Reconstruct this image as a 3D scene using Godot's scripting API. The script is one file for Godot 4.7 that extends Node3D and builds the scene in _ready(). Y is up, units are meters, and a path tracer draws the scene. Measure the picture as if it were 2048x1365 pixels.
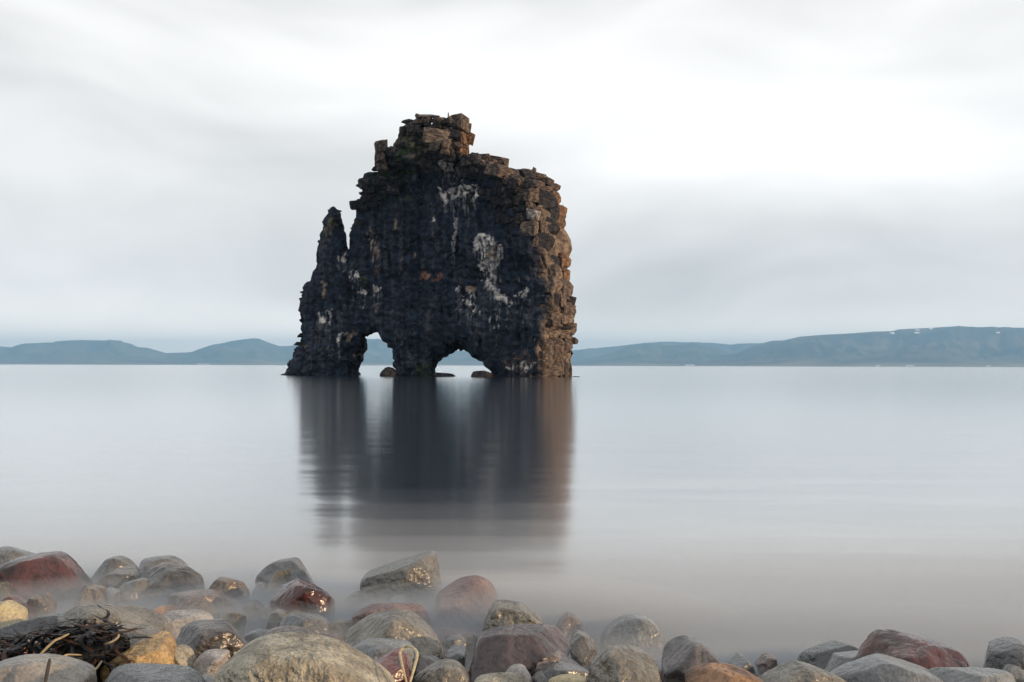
extends Node3D
# A sea stack with two arches standing in still grey water off a stony shore.
# Metres, y up, water surface at y = 0, the view runs along -z.

const STONES := [
	["boulder", "wet wine-red boulder with a wedge-shaped end at the water", "red_wet", Vector3(-1.273, 0.057, -3.284), 0.119, 3, 4, 0.05, 5, [-0.1418, -0.0196, -0.0999, -0.1006, -0.0168, -0.1073, 0.1008, -0.1001, 0.1422, -0.0862, 0.048, 0.0377, 0.027, 0.0549, -0.0076, 0.0573, -0.0836, 0.0443, -0.1422, 0.0148]],
	["boulder", "flat grey slab behind the wine-red boulder", "slate", Vector3(-1.535, 0.033, -3.71), 0.074, 3, 3, 0.04, 5, [-0.0877, -0.0794, -0.0407, -0.0831, 0.0883, -0.0711, 0.0761, 0.0159, 0.0212, 0.0325, -0.0414, 0.0331, -0.0883, 0.0213]],
	["boulder", "smooth slate-grey stone leaning beside a brownish one", "slate", Vector3(-1.145, 0.041, -3.458), 0.069, 3.2, 3, 0.03, 5, [-0.0682, -0.0873, 0.0721, -0.087, 0.0719, -0.0098, 0.0351, 0.0283, 0.0113, 0.0373, -0.0215, 0.03, -0.0577, 0.0099, -0.0721, -0.0119]],
	["cobble", "brownish grey stone propped against the smooth slate one", "wet_grey", Vector3(-1.078, 0.043, -3.288), 0.064, 3.5, 5, 0.05, 4, [-0.0543, -0.076, -0.0058, -0.0828, 0.053, -0.0689, 0.0562, 0.0156, 0.0214, 0.0328, -0.0132, 0.0258, -0.0562, -0.0122]],
	["cobble", "small black wedge of rock between two grey stones", "dark", Vector3(-1.054, 0.037, -3.253), 0.05, 3, 4, 0.06, 4, [-0.0008, -0.0705, 0.0283, -0.0636, 0.0246, 0.0154, 0.0091, 0.0205, -0.0079, 0.0102, -0.0283, -0.0637]],
	["cobble", "wet grey stone with a bright glinting corner", "wet_grey", Vector3(-1.001, 0.043, -3.147), 0.056, 3.5, 4, 0.03, 4, [-0.0359, -0.0729, 0.0139, -0.0761, 0.0436, -0.0661, 0.046, 0.0202, 0.03, 0.0261, -0.0163, 0.0134, -0.046, -0.0064]],
	["boulder", "dark pitted boulder with a broken face at the pool", "dark", Vector3(-0.902, 0.046, -3.224), 0.076, 3.5, 7, 0.08, 5, [-0.0891, -0.0101, -0.0584, -0.0837, 0.0436, -0.0868, 0.091, -0.0765, 0.0636, 0.0106, 0.0294, 0.0342, -0.025, 0.0368, -0.0759, 0.0306, -0.091, 0.0136]],
	["boulder", "light grey slab behind the dark pitted boulder", "slate", Vector3(-1.007, 0.038, -3.42), 0.062, 3, 3, 0.03, 5, [-0.0665, -0.0774, 0.0236, -0.0772, 0.0738, -0.0019, 0.052, 0.0178, 0.0195, 0.0274, -0.0308, 0.0086, -0.0738, -0.0666]],
	["boulder", "low stone veiled by mist behind the dark pitted boulder", "slate", Vector3(-1.046, 0.024, -3.592), 0.072, 2.6, 2, 0.03, 5, [-0.0812, -0.0801, 0.0817, -0.0835, 0.0853, -0.0109, 0.0624, 0.0155, 0.0243, 0.0335, -0.0552, 0.0265, -0.0853, 0.0076]],
	["cobble", "ribbed brown stone with a flat pale top", "brown_grey", Vector3(-0.723, 0.053, -3.07), 0.071, 4, 6, 0.05, 4, [-0.0297, -0.0832, 0.048, -0.0894, 0.0494, -0.0137, 0.0346, 0.0153, 0.0183, 0.0394, -0.0302, 0.0313, -0.0494, 0.0054]],
	["cobble", "angular brown stone lapped by pool water under the red boulder", "brown_grey", Vector3(-1.054, 0.045, -3.048), 0.055, 5, 5, 0.04, 4, [-0.0465, -0.07, -0.0143, -0.0748, 0.0466, -0.065, 0.011, 0.0169, -0.0341, 0.0248, -0.0466, -0.0089]],
	["cobble", "rounded stone half under water beside the angular brown one", "slate", Vector3(-1.034, 0.034, -3.096), 0.05, 2.5, 2, 0.03, 4, [-0.0317, -0.0671, 0.0009, -0.0703, 0.0351, -0.0637, 0.0235, 0.0122, -0.0092, 0.0203, -0.0351, -0.0009]],
	["cobble", "sunken round stone in the pool below the red boulder", "brown_grey", Vector3(-1.164, 0.045, -2.952), 0.051, 2.4, 2, 0.03, 4, [-0.0387, -0.0717, 0.0359, -0.0716, 0.0419, -0.003, 0.0199, 0.0217, -0.0081, 0.0186, -0.0419, -0.0625]],
	["cobble", "tan peaked stone awash in the misty pool", "brown_grey", Vector3(-0.754, 0.046, -2.89), 0.054, 2.8, 3, 0.03, 4, [-0.0456, -0.074, 0.0548, -0.0707, 0.0424, 0.0065, 0.018, 0.024, -0.0216, 0.0154, -0.0548, -0.0619]],
	["boulder", "long low stone awash beyond the tan peaked one", "pink_grey", Vector3(-0.76, 0.043, -2.958), 0.089, 2.4, 2, 0.03, 5, [-0.0902, -0.0728, 0.1061, -0.0785, 0.0904, -0.0038, 0.034, 0.0271, -0.0283, 0.0285, -0.1061, 0.0144]],
	["cobble", "rusty sunken cobble in the misty pool", "orange_brown", Vector3(-0.829, 0.04, -2.866), 0.044, 2.4, 2, 0.03, 4, [0.0061, -0.0651, 0.0453, -0.0044, 0.027, 0.0151, -0.0092, 0.015, -0.0453, -0.0047]],
	["cobble", "small wet cobble with sparkling end by the dark-sided stone", "olive", Vector3(-0.648, 0.044, -2.77), 0.052, 3.2, 5, 0.05, 4, [-0.0166, -0.0726, 0.033, -0.0724, 0.0343, 0.0037, 0.0268, 0.0226, -0.0082, 0.0181, -0.0343, -0.0023]],
	["boulder", "flat pale stone just under water behind the long grey one", "pale", Vector3(-0.753, 0.046, -2.723), 0.077, 2.3, 1, 0.02, 5, [-0.0802, -0.0624, -0.0285, -0.0736, 0.0919, -0.0619, 0.0716, 0.0123, 0.0457, 0.0236, -0.0289, 0.022, -0.0919, 0.0105]],
	["boulder", "long low grey-tan stone behind the seaweed", "grey_tan", Vector3(-0.863, 0.072, -2.586), 0.112, 3, 3, 0.03, 5, [-0.1163, -0.019, 0.012, -0.1012, 0.1263, -0.0955, 0.1329, -0.0711, 0.1068, 0.0033, 0.0603, 0.0248, 0.0166, 0.0451, -0.0434, 0.0512, -0.0924, 0.0421, -0.1329, 0.0081]],
	["boulder", "big stone with pale top and black undercut side", "purple_grey", Vector3(-0.584, 0.084, -2.349), 0.076, 3.4, 5, 0.06, 5, [-0.0683, -0.0171, -0.036, -0.0941, 0.053, -0.0816, 0.0775, -0.0094, 0.0847, 0.0251, 0.0574, 0.0386, 0.0128, 0.0441, -0.0539, 0.0395, -0.0847, 0.0222]],
	["cobble", "grey stone showing between seaweed and yellow stone", "grey_tan", Vector3(-0.774, 0.062, -2.495), 0.067, 3, 3, 0.03, 4, [-0.0338, -0.0859, 0.0371, -0.0806, 0.0579, -0.0044, 0.0315, 0.0113, -0.0055, 0.0295, -0.0318, 0.0359, -0.0579, 0.0163]],
	["boulder", "yellow-ochre stone with a blunt peak beside the seaweed", "yellow", Vector3(-0.65, 0.11, -2.135), 0.076, 3.2, 5, 0.05, 5, [-0.0639, -0.0851, 0.0148, -0.0938, 0.0709, -0.087, 0.0707, -0.0146, 0.0468, 0.0188, 0.0388, 0.0378, 0.023, 0.0438, 0.0073, 0.0389, -0.0419, 0.0097, -0.0709, -0.0128]],
	["cobble", "speckled cream stone tucked behind the yellow one", "cream", Vector3(-0.592, 0.091, -2.172), 0.048, 3, 3, 0.05, 4, [-0.024, 0.0045, -0.0123, -0.0818, 0.0265, -0.0772, 0.0217, -0.0045, 0.0101, 0.0205, -0.006, 0.0318, -0.0265, 0.025]],
	["cobble", "small pale flat-topped cobble beside the large speckled boulder", "pale", Vector3(-0.545, 0.085, -2.178), 0.055, 3.6, 3, 0.03, 4, [-0.0267, -0.0704, 0.01, -0.0749, 0.0259, -0.002, 0.0303, 0.0219, 0.012, 0.0249, -0.0155, 0.023, -0.0303, 0.0092]],
	["cobble", "pale yellow stone below the wine-red boulder", "yellow_pale", Vector3(-1.157, 0.058, -2.733), 0.064, 2.8, 2, 0.03, 4, [-0.0593, -0.0774, -0.0017, -0.083, 0.0586, -0.0771, 0.0598, -0.0013, 0.0265, 0.0215, 0.0033, 0.033, -0.0197, 0.0329, -0.0598, 0.0127]],
	["boulder", "low slate stone with pale rims above the seaweed", "slate", Vector3(-1.028, 0.058, -2.63), 0.071, 2.8, 4, 0.05, 5, [-0.0814, -0.0709, -0.0039, -0.0762, 0.0819, -0.0705, 0.0844, 0.0071, 0.0455, 0.0235, 0.0011, 0.0262, -0.0182, 0.0234, -0.0625, 0.0178, -0.0844, -0.0016]],
	["cobble", "small red-brown cobble glinting above the pale yellow stone", "red_wet", Vector3(-1.187, 0.049, -2.88), 0.057, 3, 6, 0.08, 4, [-0.0378, -0.0024, -0.0164, -0.0705, 0.0352, -0.0764, 0.0381, -0.0082, 0.0075, 0.0128, -0.0139, 0.0264, -0.0381, 0.0188]],
	["cobble", "small olive stone at the foot of the wine-red boulder", "olive", Vector3(-1.321, 0.042, -3.114), 0.053, 2.6, 3, 0.05, 4, [-0.0301, -0.0697, -0.0006, -0.0729, 0.0304, -0.0597, 0.0187, 0.0131, -0.0011, 0.0229, -0.0304, 0.0065]],
	["boulder", "broad grey stone with cream end in front of the seaweed", "grey_cream", Vector3(-0.76, 0.126, -1.903), 0.083, 2.8, 4, 0.05, 5, [-0.0978, -0.0786, -0.0456, -0.0884, 0.0983, -0.0681, 0.0879, 0.0177, 0.0658, 0.0276, 0.0336, 0.0355, -0.0064, 0.0384, -0.0465, 0.0353, -0.0983, 0.0113]],
	["boulder", "long blue-grey stone in front of the yellow one", "slate", Vector3(-0.583, 0.121, -1.895), 0.086, 2.6, 3, 0.03, 5, [-0.0975, -0.0688, 0.0002, -0.0785, 0.1018, -0.0683, 0.0936, 0.0114, 0.0756, 0.0222, 0.0296, 0.0281, -0.0402, 0.0285, -0.08, 0.0238, -0.1018, 0.0089]],
	["cobble", "little grey cobble against the large speckled boulder", "grey", Vector3(-0.507, 0.104, -1.977), 0.037, 2.6, 2, 0.03, 4, [-0.0165, -0.064, 0.0106, -0.0639, 0.0208, 0.0047, 0.0103, 0.014, -0.0063, 0.014, -0.0208, 0.0067]],
	["cobble", "glossy brown stone showing through the seaweed", "brown_wet", Vector3(-0.954, 0.063, -2.387), 0.045, 2.6, 3, 0.03, 4, [-0.0199, -0.0688, 0.0178, -0.0687, 0.0251, 0.0038, 0.0149, 0.0176, -0.0127, 0.0188, -0.0251, 0.0012]],
	["cobble", "rust-brown stone under the edge of the seaweed", "brown_wet", Vector3(-0.974, 0.066, -2.309), 0.035, 2.6, 3, 0.04, 4, [-0.0192, -0.0669, 0.0051, -0.0669, 0.0195, -0.0048, 0.012, 0.0121, -0.005, 0.0169, -0.0195, 0.0096]],
	["boulder", "large speckled cream boulder with small pits", "cream", Vector3(-0.313, 0.164, -1.79), 0.119, 2.5, 2, 0.025, 5, [-0.1334, -0.0938, 0.0022, -0.1103, 0.1376, -0.0932, 0.1412, -0.0095, 0.1242, 0.0073, 0.0996, 0.0223, 0.0656, 0.0428, 0.0316, 0.0543, -0.0061, 0.058, -0.0513, 0.0603, -0.0739, 0.0552, -0.1114, 0.0293, -0.1412, -0.0102]],
	["boulder", "broad smooth slate stone dimmed by mist behind the red rock", "slate", Vector3(-0.609, 0.045, -3.333), 0.086, 2.8, 3, 0.03, 5, [-0.0982, -0.0887, -0.0068, -0.099, 0.102, -0.0848, 0.0947, 0.0002, 0.0278, 0.0386, 0.0066, 0.049, -0.0601, 0.0366, -0.102, -0.0003]],
	["cobble", "peaked olive stone covered in sparkling wet facets", "olive", Vector3(-0.639, 0.047, -3.267), 0.07, 4, 6, 0.07, 4, [-0.012, -0.0886, 0.0465, -0.0816, 0.0463, -0.0008, 0.0324, 0.0267, 0.0099, 0.0386, -0.0123, 0.0163, -0.0465, -0.0681]],
	["boulder", "square dark red wet rock dripping in the mist", "red_wet", Vector3(-0.51, 0.059, -2.921), 0.084, 4.5, 7, 0.06, 5, [-0.0752, -0.003, -0.0289, -0.0743, 0.0328, -0.1018, 0.0727, -0.0894, 0.0802, 0.0004, 0.0815, 0.0372, 0.063, 0.05, 0.0137, 0.0518, -0.0355, 0.04, -0.0815, 0.0154]],
	["cobble", "round black cobble at the pool edge", "dark", Vector3(-0.631, 0.037, -2.936), 0.048, 2.8, 4, 0.05, 4, [-0.0223, -0.0688, 0.021, -0.0687, 0.0271, -0.0064, 0.0084, 0.0151, -0.0071, 0.0188, -0.0271, -0.0034]],
	["cobble", "round dark grey cobble below the square red rock", "wet_grey", Vector3(-0.574, 0.038, -2.941), 0.046, 2.8, 4, 0.05, 4, [-0.0278, -0.067, 0.0156, -0.0669, 0.0341, 0.0017, 0.0123, 0.0164, -0.0125, 0.017, -0.0341, -0.0047]],
	["cobble", "upright brownish cobble leaning on a smooth oval stone", "wet_grey", Vector3(-0.533, 0.047, -2.731), 0.052, 3, 4, 0.04, 4, [-0.0243, -0.0755, 0.0059, -0.0754, 0.0287, -0.0025, 0.02, 0.0204, -0.0031, 0.0255, -0.0146, 0.0175, -0.0287, -0.0641]],
	["cobble", "smooth oval slate stone with a brown tip", "slate", Vector3(-0.45, 0.054, -2.641), 0.059, 3, 3, 0.04, 4, [-0.0632, -0.0099, -0.0367, -0.0736, 0.0328, -0.079, 0.0647, -0.0651, 0.0465, 0.0098, 0.0242, 0.025, -0.0232, 0.029, -0.0509, 0.0234, -0.0647, 0.004]],
	["cobble", "small pointed stone veiled by mist beside the sparkling one", "slate", Vector3(-0.667, 0.03, -3.211), 0.047, 2.6, 3, 0.04, 4, [-0.0008, -0.0677, 0.0296, -0.0609, 0.0023, 0.0177, -0.0146, 0.016, -0.0296, -0.061]],
	["cobble", "domed mauve-grey stone behind the large speckled boulder", "pink_grey", Vector3(-0.465, 0.064, -2.473), 0.057, 2.6, 3, 0.03, 4, [-0.0481, -0.0766, 0.0612, -0.0763, 0.0611, 0.0047, 0.0349, 0.0228, -0.0042, 0.0266, -0.0328, 0.0201, -0.0612, -0.0059]],
	["cobble", "grey stone shouldering the domed mauve one", "slate", Vector3(-0.532, 0.057, -2.49), 0.053, 2.6, 3, 0.04, 4, [-0.0319, -0.0735, 0.031, -0.0682, 0.036, 0.0197, 0.0071, 0.0235, -0.0191, 0.0156, -0.036, -0.0053]],
	["boulder", "flat stone sloping from the domed mauve one", "pink_grey", Vector3(-0.373, 0.058, -2.477), 0.057, 2.8, 4, 0.04, 5, [-0.0546, -0.0663, 0.021, -0.0765, 0.0653, -0.0608, 0.0469, 0.0047, -0.0157, 0.0201, -0.0445, 0.0265, -0.0653, 0.0122]],
	["boulder", "big pale grey boulder with a brown wet end and black underside", "grey_tan", Vector3(-0.232, 0.099, -2.334), 0.087, 3, 4, 0.045, 5, [-0.0989, -0.0183, -0.0263, -0.0926, 0.0475, -0.1022, 0.0868, -0.1021, 0.1039, -0.0849, 0.0964, -0.0056, 0.0693, 0.0261, 0.0471, 0.0432, 0.0175, 0.0522, -0.0193, 0.0479, -0.066, 0.0331, -0.1039, 0.0012]],
	["boulder", "smooth blue-grey stone with a cream rim", "slate_pale", Vector3(-0.234, 0.096, -2.199), 0.062, 2.6, 2, 0.03, 5, [-0.0624, -0.0082, -0.0322, -0.0811, 0.0418, -0.0809, 0.0672, -0.0079, 0.0578, 0.0151, 0.0369, 0.0289, 0.0022, 0.0311, -0.0372, 0.0287, -0.0672, 0.0102]],
	["cobble", "angular maroon stone next to the bent reed", "maroon", Vector3(-0.195, 0.127, -1.945), 0.063, 5, 6, 0.06, 4, [-0.0265, -0.0679, 0.0001, -0.0882, 0.0349, -0.0779, 0.0306, 0.0067, 0.0182, 0.0331, 0.008, 0.0382, -0.0145, 0.0269, -0.0349, 0.0126]],
	["boulder", "large wedge-shaped grey boulder alone in the mist", "slate_wet", Vector3(-0.286, 0.075, -3.09), 0.11, 4, 4, 0.045, 5, [-0.1036, -0.099, -0.0237, -0.1247, 0.074, -0.1245, 0.1096, -0.029, 0.1119, 0.0586, 0.1027, 0.0732, 0.0701, 0.0747, 0.0408, 0.0649, -0.0112, 0.0486, -0.0893, 0.0192, -0.1119, -0.0166]],
	["cobble", "small pale mound in the mist before the wedge boulder", "slate_pale", Vector3(-0.274, 0.039, -2.977), 0.055, 2.4, 2, 0.03, 4, [-0.0062, -0.075, 0.0376, -0.0624, 0.0187, 0.0157, 0.003, 0.025, -0.019, 0.0218, -0.0376, -0.0063]],
	["boulder", "flat reddish stone sunk in mist", "maroon_pale", Vector3(-0.268, 0.054, -2.711), 0.078, 2.6, 3, 0.03, 5, [-0.0785, -0.0109, -0.0041, -0.0863, 0.0929, -0.0775, 0.0842, 0.0094, 0.0641, 0.0335, 0.0098, 0.0363, -0.053, 0.0333, -0.0929, 0.0118]],
	["cobble", "low ragged stone awash beside the square red rock", "slate", Vector3(-0.389, 0.031, -3.094), 0.052, 2.8, 4, 0.05, 4, [-0.0032, -0.0719, 0.0554, -0.0588, 0.0227, 0.0106, -0.0099, 0.0219, -0.0262, 0.0137, -0.0554, -0.0058]],
	["cobble", "small brown stone under the dripping red rock", "brown_grey", Vector3(-0.499, 0.039, -2.853), 0.044, 2.4, 2, 0.03, 4, [-0.027, -0.065, 0.0211, -0.0649, 0.0421, 0.0001, 0.0209, 0.015, -0.0151, 0.0125, -0.0421, -0.0031]],
	["cobble", "tan cobble awash beside the smooth oval stone", "brown_grey", Vector3(-0.379, 0.042, -2.705), 0.043, 2.4, 2, 0.03, 4, [-0.0284, -0.0642, 0.0086, -0.0641, 0.0342, -0.0027, 0.017, 0.0129, -0.0115, 0.0142, -0.0342, -0]],
	["boulder", "rose-coloured boulder half dissolved in mist", "maroon_pale", Vector3(-0.125, 0.067, -2.892), 0.088, 2.8, 4, 0.04, 5, [-0.0874, -0.1026, 0.004, -0.1054, 0.0831, -0.0901, 0.0937, 0.0055, 0.0829, 0.0297, 0.0646, 0.0464, 0.0341, 0.0554, -0.0055, 0.0462, -0.042, 0.0233, -0.0937, -0.0162]],
	["boulder", "craggy grey boulder with dark bands above the purple one", "grey_tan", Vector3(0.01, 0.077, -2.595), 0.089, 3.2, 8, 0.09, 5, [-0.0641, -0.1058, 0.0724, -0.1, 0.0874, -0.0728, 0.0846, 0.0071, 0.075, 0.0248, 0.045, 0.0288, 0.0121, 0.0477, -0.0262, 0.0558, -0.0507, 0.0367, -0.0698, 0.004, -0.0874, -0.0814]],
	["boulder", "dark purple boulder with a notched top and black side", "purple", Vector3(0.013, 0.107, -2.181), 0.09, 3.6, 6, 0.05, 5, [-0.1015, -0.0987, -0.0579, -0.0986, 0.0109, -0.0848, 0.0935, -0.0117, 0.1073, 0.0066, 0.0958, 0.0225, 0.0843, 0.0385, 0.0521, 0.0487, 0.0062, 0.0463, -0.0306, 0.0474, -0.0673, 0.0336, -0.0948, 0.0152, -0.1073, -0.0873]],
	["cobble", "dark grey cobble with a shining corner behind the purple boulder", "wet_grey", Vector3(0.142, 0.067, -2.407), 0.058, 3, 5, 0.05, 4, [-0.0272, -0.002, -0.0069, -0.0721, 0.0209, -0.0796, 0.0323, -0.0094, 0.026, 0.0108, 0.0082, 0.0259, -0.0171, 0.0296, -0.0323, 0.0207]],
	["boulder", "pinkish grey pitted stone in front of the purple boulder", "pink_grey", Vector3(0.07, 0.096, -2.166), 0.06, 3, 4, 0.045, 5, [-0.0513, -0.0784, 0.0445, -0.0782, 0.0718, -0.0622, 0.0513, 0.0127, 0.033, 0.024, 0.0056, 0.0251, -0.024, 0.0284, -0.0468, 0.0147, -0.0718, -0.0648]],
	["cobble", "blue-grey stone with a white ridge line", "slate", Vector3(0.085, 0.101, -2.072), 0.052, 3, 4, 0.04, 4, [-0.0452, -0.0719, 0.0507, -0.0695, 0.0529, 0.0022, 0.0027, 0.015, -0.0191, 0.0219, -0.0344, 0.0171, -0.0529, -0.0046]],
	["cobble", "low pale cobble at the foot of the pinkish pitted stone", "pale", Vector3(0.008, 0.098, -2.058), 0.046, 2.8, 3, 0.03, 4, [-0.027, -0.0673, 0.0336, -0.0585, 0.027, 0.0087, 0.0097, 0.0173, -0.0076, 0.0151, -0.0336, -0.0022]],
	["cobble", "tiny grey cobble between pale ones", "grey", Vector3(0.05, 0.095, -2.054), 0.031, 2.6, 3, 0.03, 4, [-0.0151, -0.0613, 0.013, -0.0612, 0.0173, 0.0017, 0.0043, 0.0113, -0.0065, 0.0091, -0.0173, -0.0006]],
	["cobble", "smooth grey stone with a sunlit shoulder beside the reed", "grey_tan", Vector3(-0.115, 0.117, -1.967), 0.059, 2.7, 3, 0.035, 4, [-0.0392, -0.0789, 0.0435, -0.0766, 0.0497, -0.0019, 0.0434, 0.0125, 0.0289, 0.0248, 0.004, 0.0289, -0.0208, 0.0185, -0.0497, -0.0042]],
	["cobble", "flat cream stone in front of the purple boulder", "cream", Vector3(-0.018, 0.11, -1.956), 0.046, 2.6, 2, 0.03, 4, [-0.0468, -0.0669, 0.0438, -0.0667, 0.0551, 0.0058, 0.0396, 0.016, -0.0016, 0.0169, -0.0304, 0.0138, -0.0551, 0.0035]],
	["cobble", "flat straw-coloured stone beside the cracked boulder", "yellow_pale", Vector3(0.093, 0.104, -1.991), 0.041, 2.6, 2, 0.03, 4, [-0.0277, -0.062, 0.0309, -0.0619, 0.033, 0.0069, 0.0183, 0.012, -0.0089, 0.0105, -0.033, 0.0025]],
	["boulder", "large rounded boulder split by dark cracks", "grey_tan", Vector3(0.192, 0.134, -1.932), 0.076, 2.8, 7, 0.08, 5, [-0.0635, -0.0937, 0.0544, -0.0934, 0.0747, -0.0712, 0.0646, 0.0031, 0.0442, 0.0233, 0.0219, 0.0333, -0.0087, 0.0424, -0.031, 0.0437, -0.0494, 0.0352, -0.0636, 0.0169, -0.0747, -0.0134]],
	["boulder", "smooth domed stone veiled in mist with one bright glint", "slate_pale", Vector3(0.262, 0.047, -2.602), 0.076, 2.3, 1, 0.015, 5, [-0.0671, -0.0937, 0.0644, -0.0934, 0.0726, -0.0107, 0.0562, 0.022, 0.0342, 0.0411, 0.0068, 0.0437, -0.0261, 0.0368, -0.0534, 0.019, -0.0726, -0.0137]],
	["cobble", "faint round stone deep in mist beside the craggy boulder", "pink_grey", Vector3(0.136, 0.048, -2.655), 0.066, 2.4, 2, 0.02, 4, [0.0042, -0.0848, 0.0405, -0.0124, 0.0097, 0.0265, -0.007, 0.0348, -0.0238, 0.0292, -0.0405, -0.0015]],
	["cobble", "small grey cobble beside the dark purple boulder", "slate", Vector3(-0.12, 0.048, -2.51), 0.048, 2.6, 3, 0.04, 4, [-0.0198, -0.0684, 0.0278, -0.0604, 0.0264, 0.008, 0.0118, 0.0184, -0.0067, 0.0158, -0.0278, -0.0001]],
	["cobble", "tiny black cobble against the craggy boulder", "dark", Vector3(-0.086, 0.041, -2.584), 0.024, 2.6, 3, 0.04, 4, [0.0027, -0.0595, 0.0136, -0.0013, 0.0054, 0.0095, -0.0055, 0.0081, -0.0136, -0.0541]],
	["cobble", "greenish grey wedge beside the purple boulder", "slate", Vector3(-0.108, 0.075, -2.286), 0.04, 4, 5, 0.05, 4, [-0.0222, -0.0627, 0.0127, -0.0698, 0.0222, -0.003, 0.0222, 0.0198, -0.0043, 0.0185, -0.0211, 0.0041]],
	["cobble", "thin dark slab beside the big pale grey boulder", "purple_grey", Vector3(-0.151, 0.082, -2.216), 0.045, 3, 4, 0.05, 4, [-0.0209, -0.0663, 0.0234, -0.0592, 0.0257, 0.0047, -0.007, 0.0163, -0.0257, 0.0046]],
	["cobble", "flat rose stone at the waterline before the rose-coloured boulder", "maroon_pale", Vector3(-0.129, 0.032, -2.67), 0.045, 2.4, 2, 0.02, 4, [-0.0449, -0.0623, 0.0394, -0.0621, 0.0534, 0.0019, 0.0225, 0.0102, -0.0225, 0.0123, -0.0534, 0.0016]],
	["boulder", "dark grey domed boulder beside the cracked one", "purple_grey", Vector3(0.325, 0.114, -2.082), 0.077, 2.5, 4, 0.05, 5, [-0.0607, -0.0954, 0.059, -0.0951, 0.0865, -0.0725, 0.0655, -0.0001, 0.0332, 0.0224, 0.0041, 0.0416, -0.0315, 0.0454, -0.0639, 0.0318, -0.0865, 0.0092]],
	["boulder", "rusty brown rounded stone before the dark dome", "orange_brown", Vector3(0.336, 0.124, -1.911), 0.061, 2.6, 4, 0.05, 5, [-0.0639, -0.0799, 0.0638, -0.0796, 0.0727, -0, 0.0461, 0.0176, 0.0223, 0.0279, -0.0133, 0.0299, -0.043, 0.0233, -0.0727, 0.0055]],
	["boulder", "grey stone with a ridged pale back", "grey_tan", Vector3(0.465, 0.124, -1.928), 0.067, 2.8, 5, 0.045, 5, [-0.0734, -0.0788, 0.0673, -0.0844, 0.0794, -0.0016, 0.0345, 0.0191, -0.0044, 0.0294, -0.0374, 0.0344, -0.0613, 0.0248, -0.0794, 0.0039]],
	["cobble", "small stone fading in mist behind the dark dome", "slate_pale", Vector3(0.433, 0.073, -2.224), 0.053, 2.4, 2, 0.02, 4, [-0.019, -0.0754, 0.0294, -0.0616, 0.0087, 0.0193, -0.0086, 0.0254, -0.0294, 0.0055]],
	["cobble", "small stone fading in mist behind the ridged stone", "pink_grey", Vector3(0.497, 0.058, -2.321), 0.043, 2.4, 2, 0.02, 4, [-0.0036, -0.064, 0.0252, -0.0567, 0.0109, 0.013, -0.0072, 0.014, -0.0252, -0.0033]],
	["boulder", "broad humped stone veiled by mist behind the dark red boulder", "slate", Vector3(0.638, 0.065, -2.338), 0.07, 2.8, 4, 0.04, 5, [-0.0655, -0.083, 0.0798, -0.0826, 0.0836, 0.0107, 0.0582, 0.0288, 0.0146, 0.033, -0.0145, 0.0232, -0.0545, 0.0122, -0.0836, -0.0114]],
	["cobble", "pale stone in mist between the humped stone and ridged one", "slate_pale", Vector3(0.619, 0.074, -2.231), 0.055, 2.6, 2, 0.03, 4, [-0.0417, -0.0746, 0.0519, -0.0743, 0.059, 0.0136, 0.0347, 0.0246, -0.0138, 0.0186, -0.059, -0.0608]],
	["boulder", "long dark red boulder with rough glistening flank", "red_wet", Vector3(0.732, 0.112, -2.12), 0.098, 3.2, 9, 0.09, 5, [-0.1137, -0.08, -0.0446, -0.0962, 0.097, -0.0959, 0.1169, -0.0696, 0.0611, 0.013, 0.0282, 0.0326, -0.0179, 0.044, -0.0541, 0.0462, -0.0904, 0.0356, -0.1103, 0.0159, -0.1169, -0.0103]],
	["boulder", "pale peaked stone leaning on the dark red boulder", "slate_pale", Vector3(0.616, 0.121, -1.976), 0.077, 2.8, 4, 0.04, 5, [-0.0737, -0.0852, 0.092, -0.0787, 0.0861, 0.0064, 0.0463, 0.0292, 0.0217, 0.0352, -0.0059, 0.0306, -0.0428, 0.0167, -0.092, -0.0048]],
	["boulder", "long pale ridged stone below the dark red boulder", "slate_pale", Vector3(0.742, 0.117, -1.932), 0.069, 2.8, 4, 0.06, 5, [-0.0707, -0.0747, 0.0703, -0.0744, 0.0826, 0.0114, 0.0646, 0.0218, 0.0346, 0.0247, -0.0104, 0.0225, -0.0555, 0.0245, -0.0826, 0.008]],
	["boulder", "sloping grey stone in mist beside the dark red boulder", "slate", Vector3(0.934, 0.078, -2.276), 0.067, 2.6, 3, 0.03, 5, [-0.055, -0.0862, 0.0581, -0.0859, 0.0656, 0.0204, 0.0374, 0.0362, 0.002, 0.0343, -0.0371, 0.0166, -0.0656, -0.0686]],
	["cobble", "small misty mound above the long ridged stone", "slate_pale", Vector3(0.914, 0.073, -2.19), 0.04, 2.4, 2, 0.02, 4, [-0.0001, -0.0615, 0.0272, -0.0013, 0.0103, 0.0115, -0.0101, 0.0115, -0.0272, -0.0014]],
]
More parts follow.
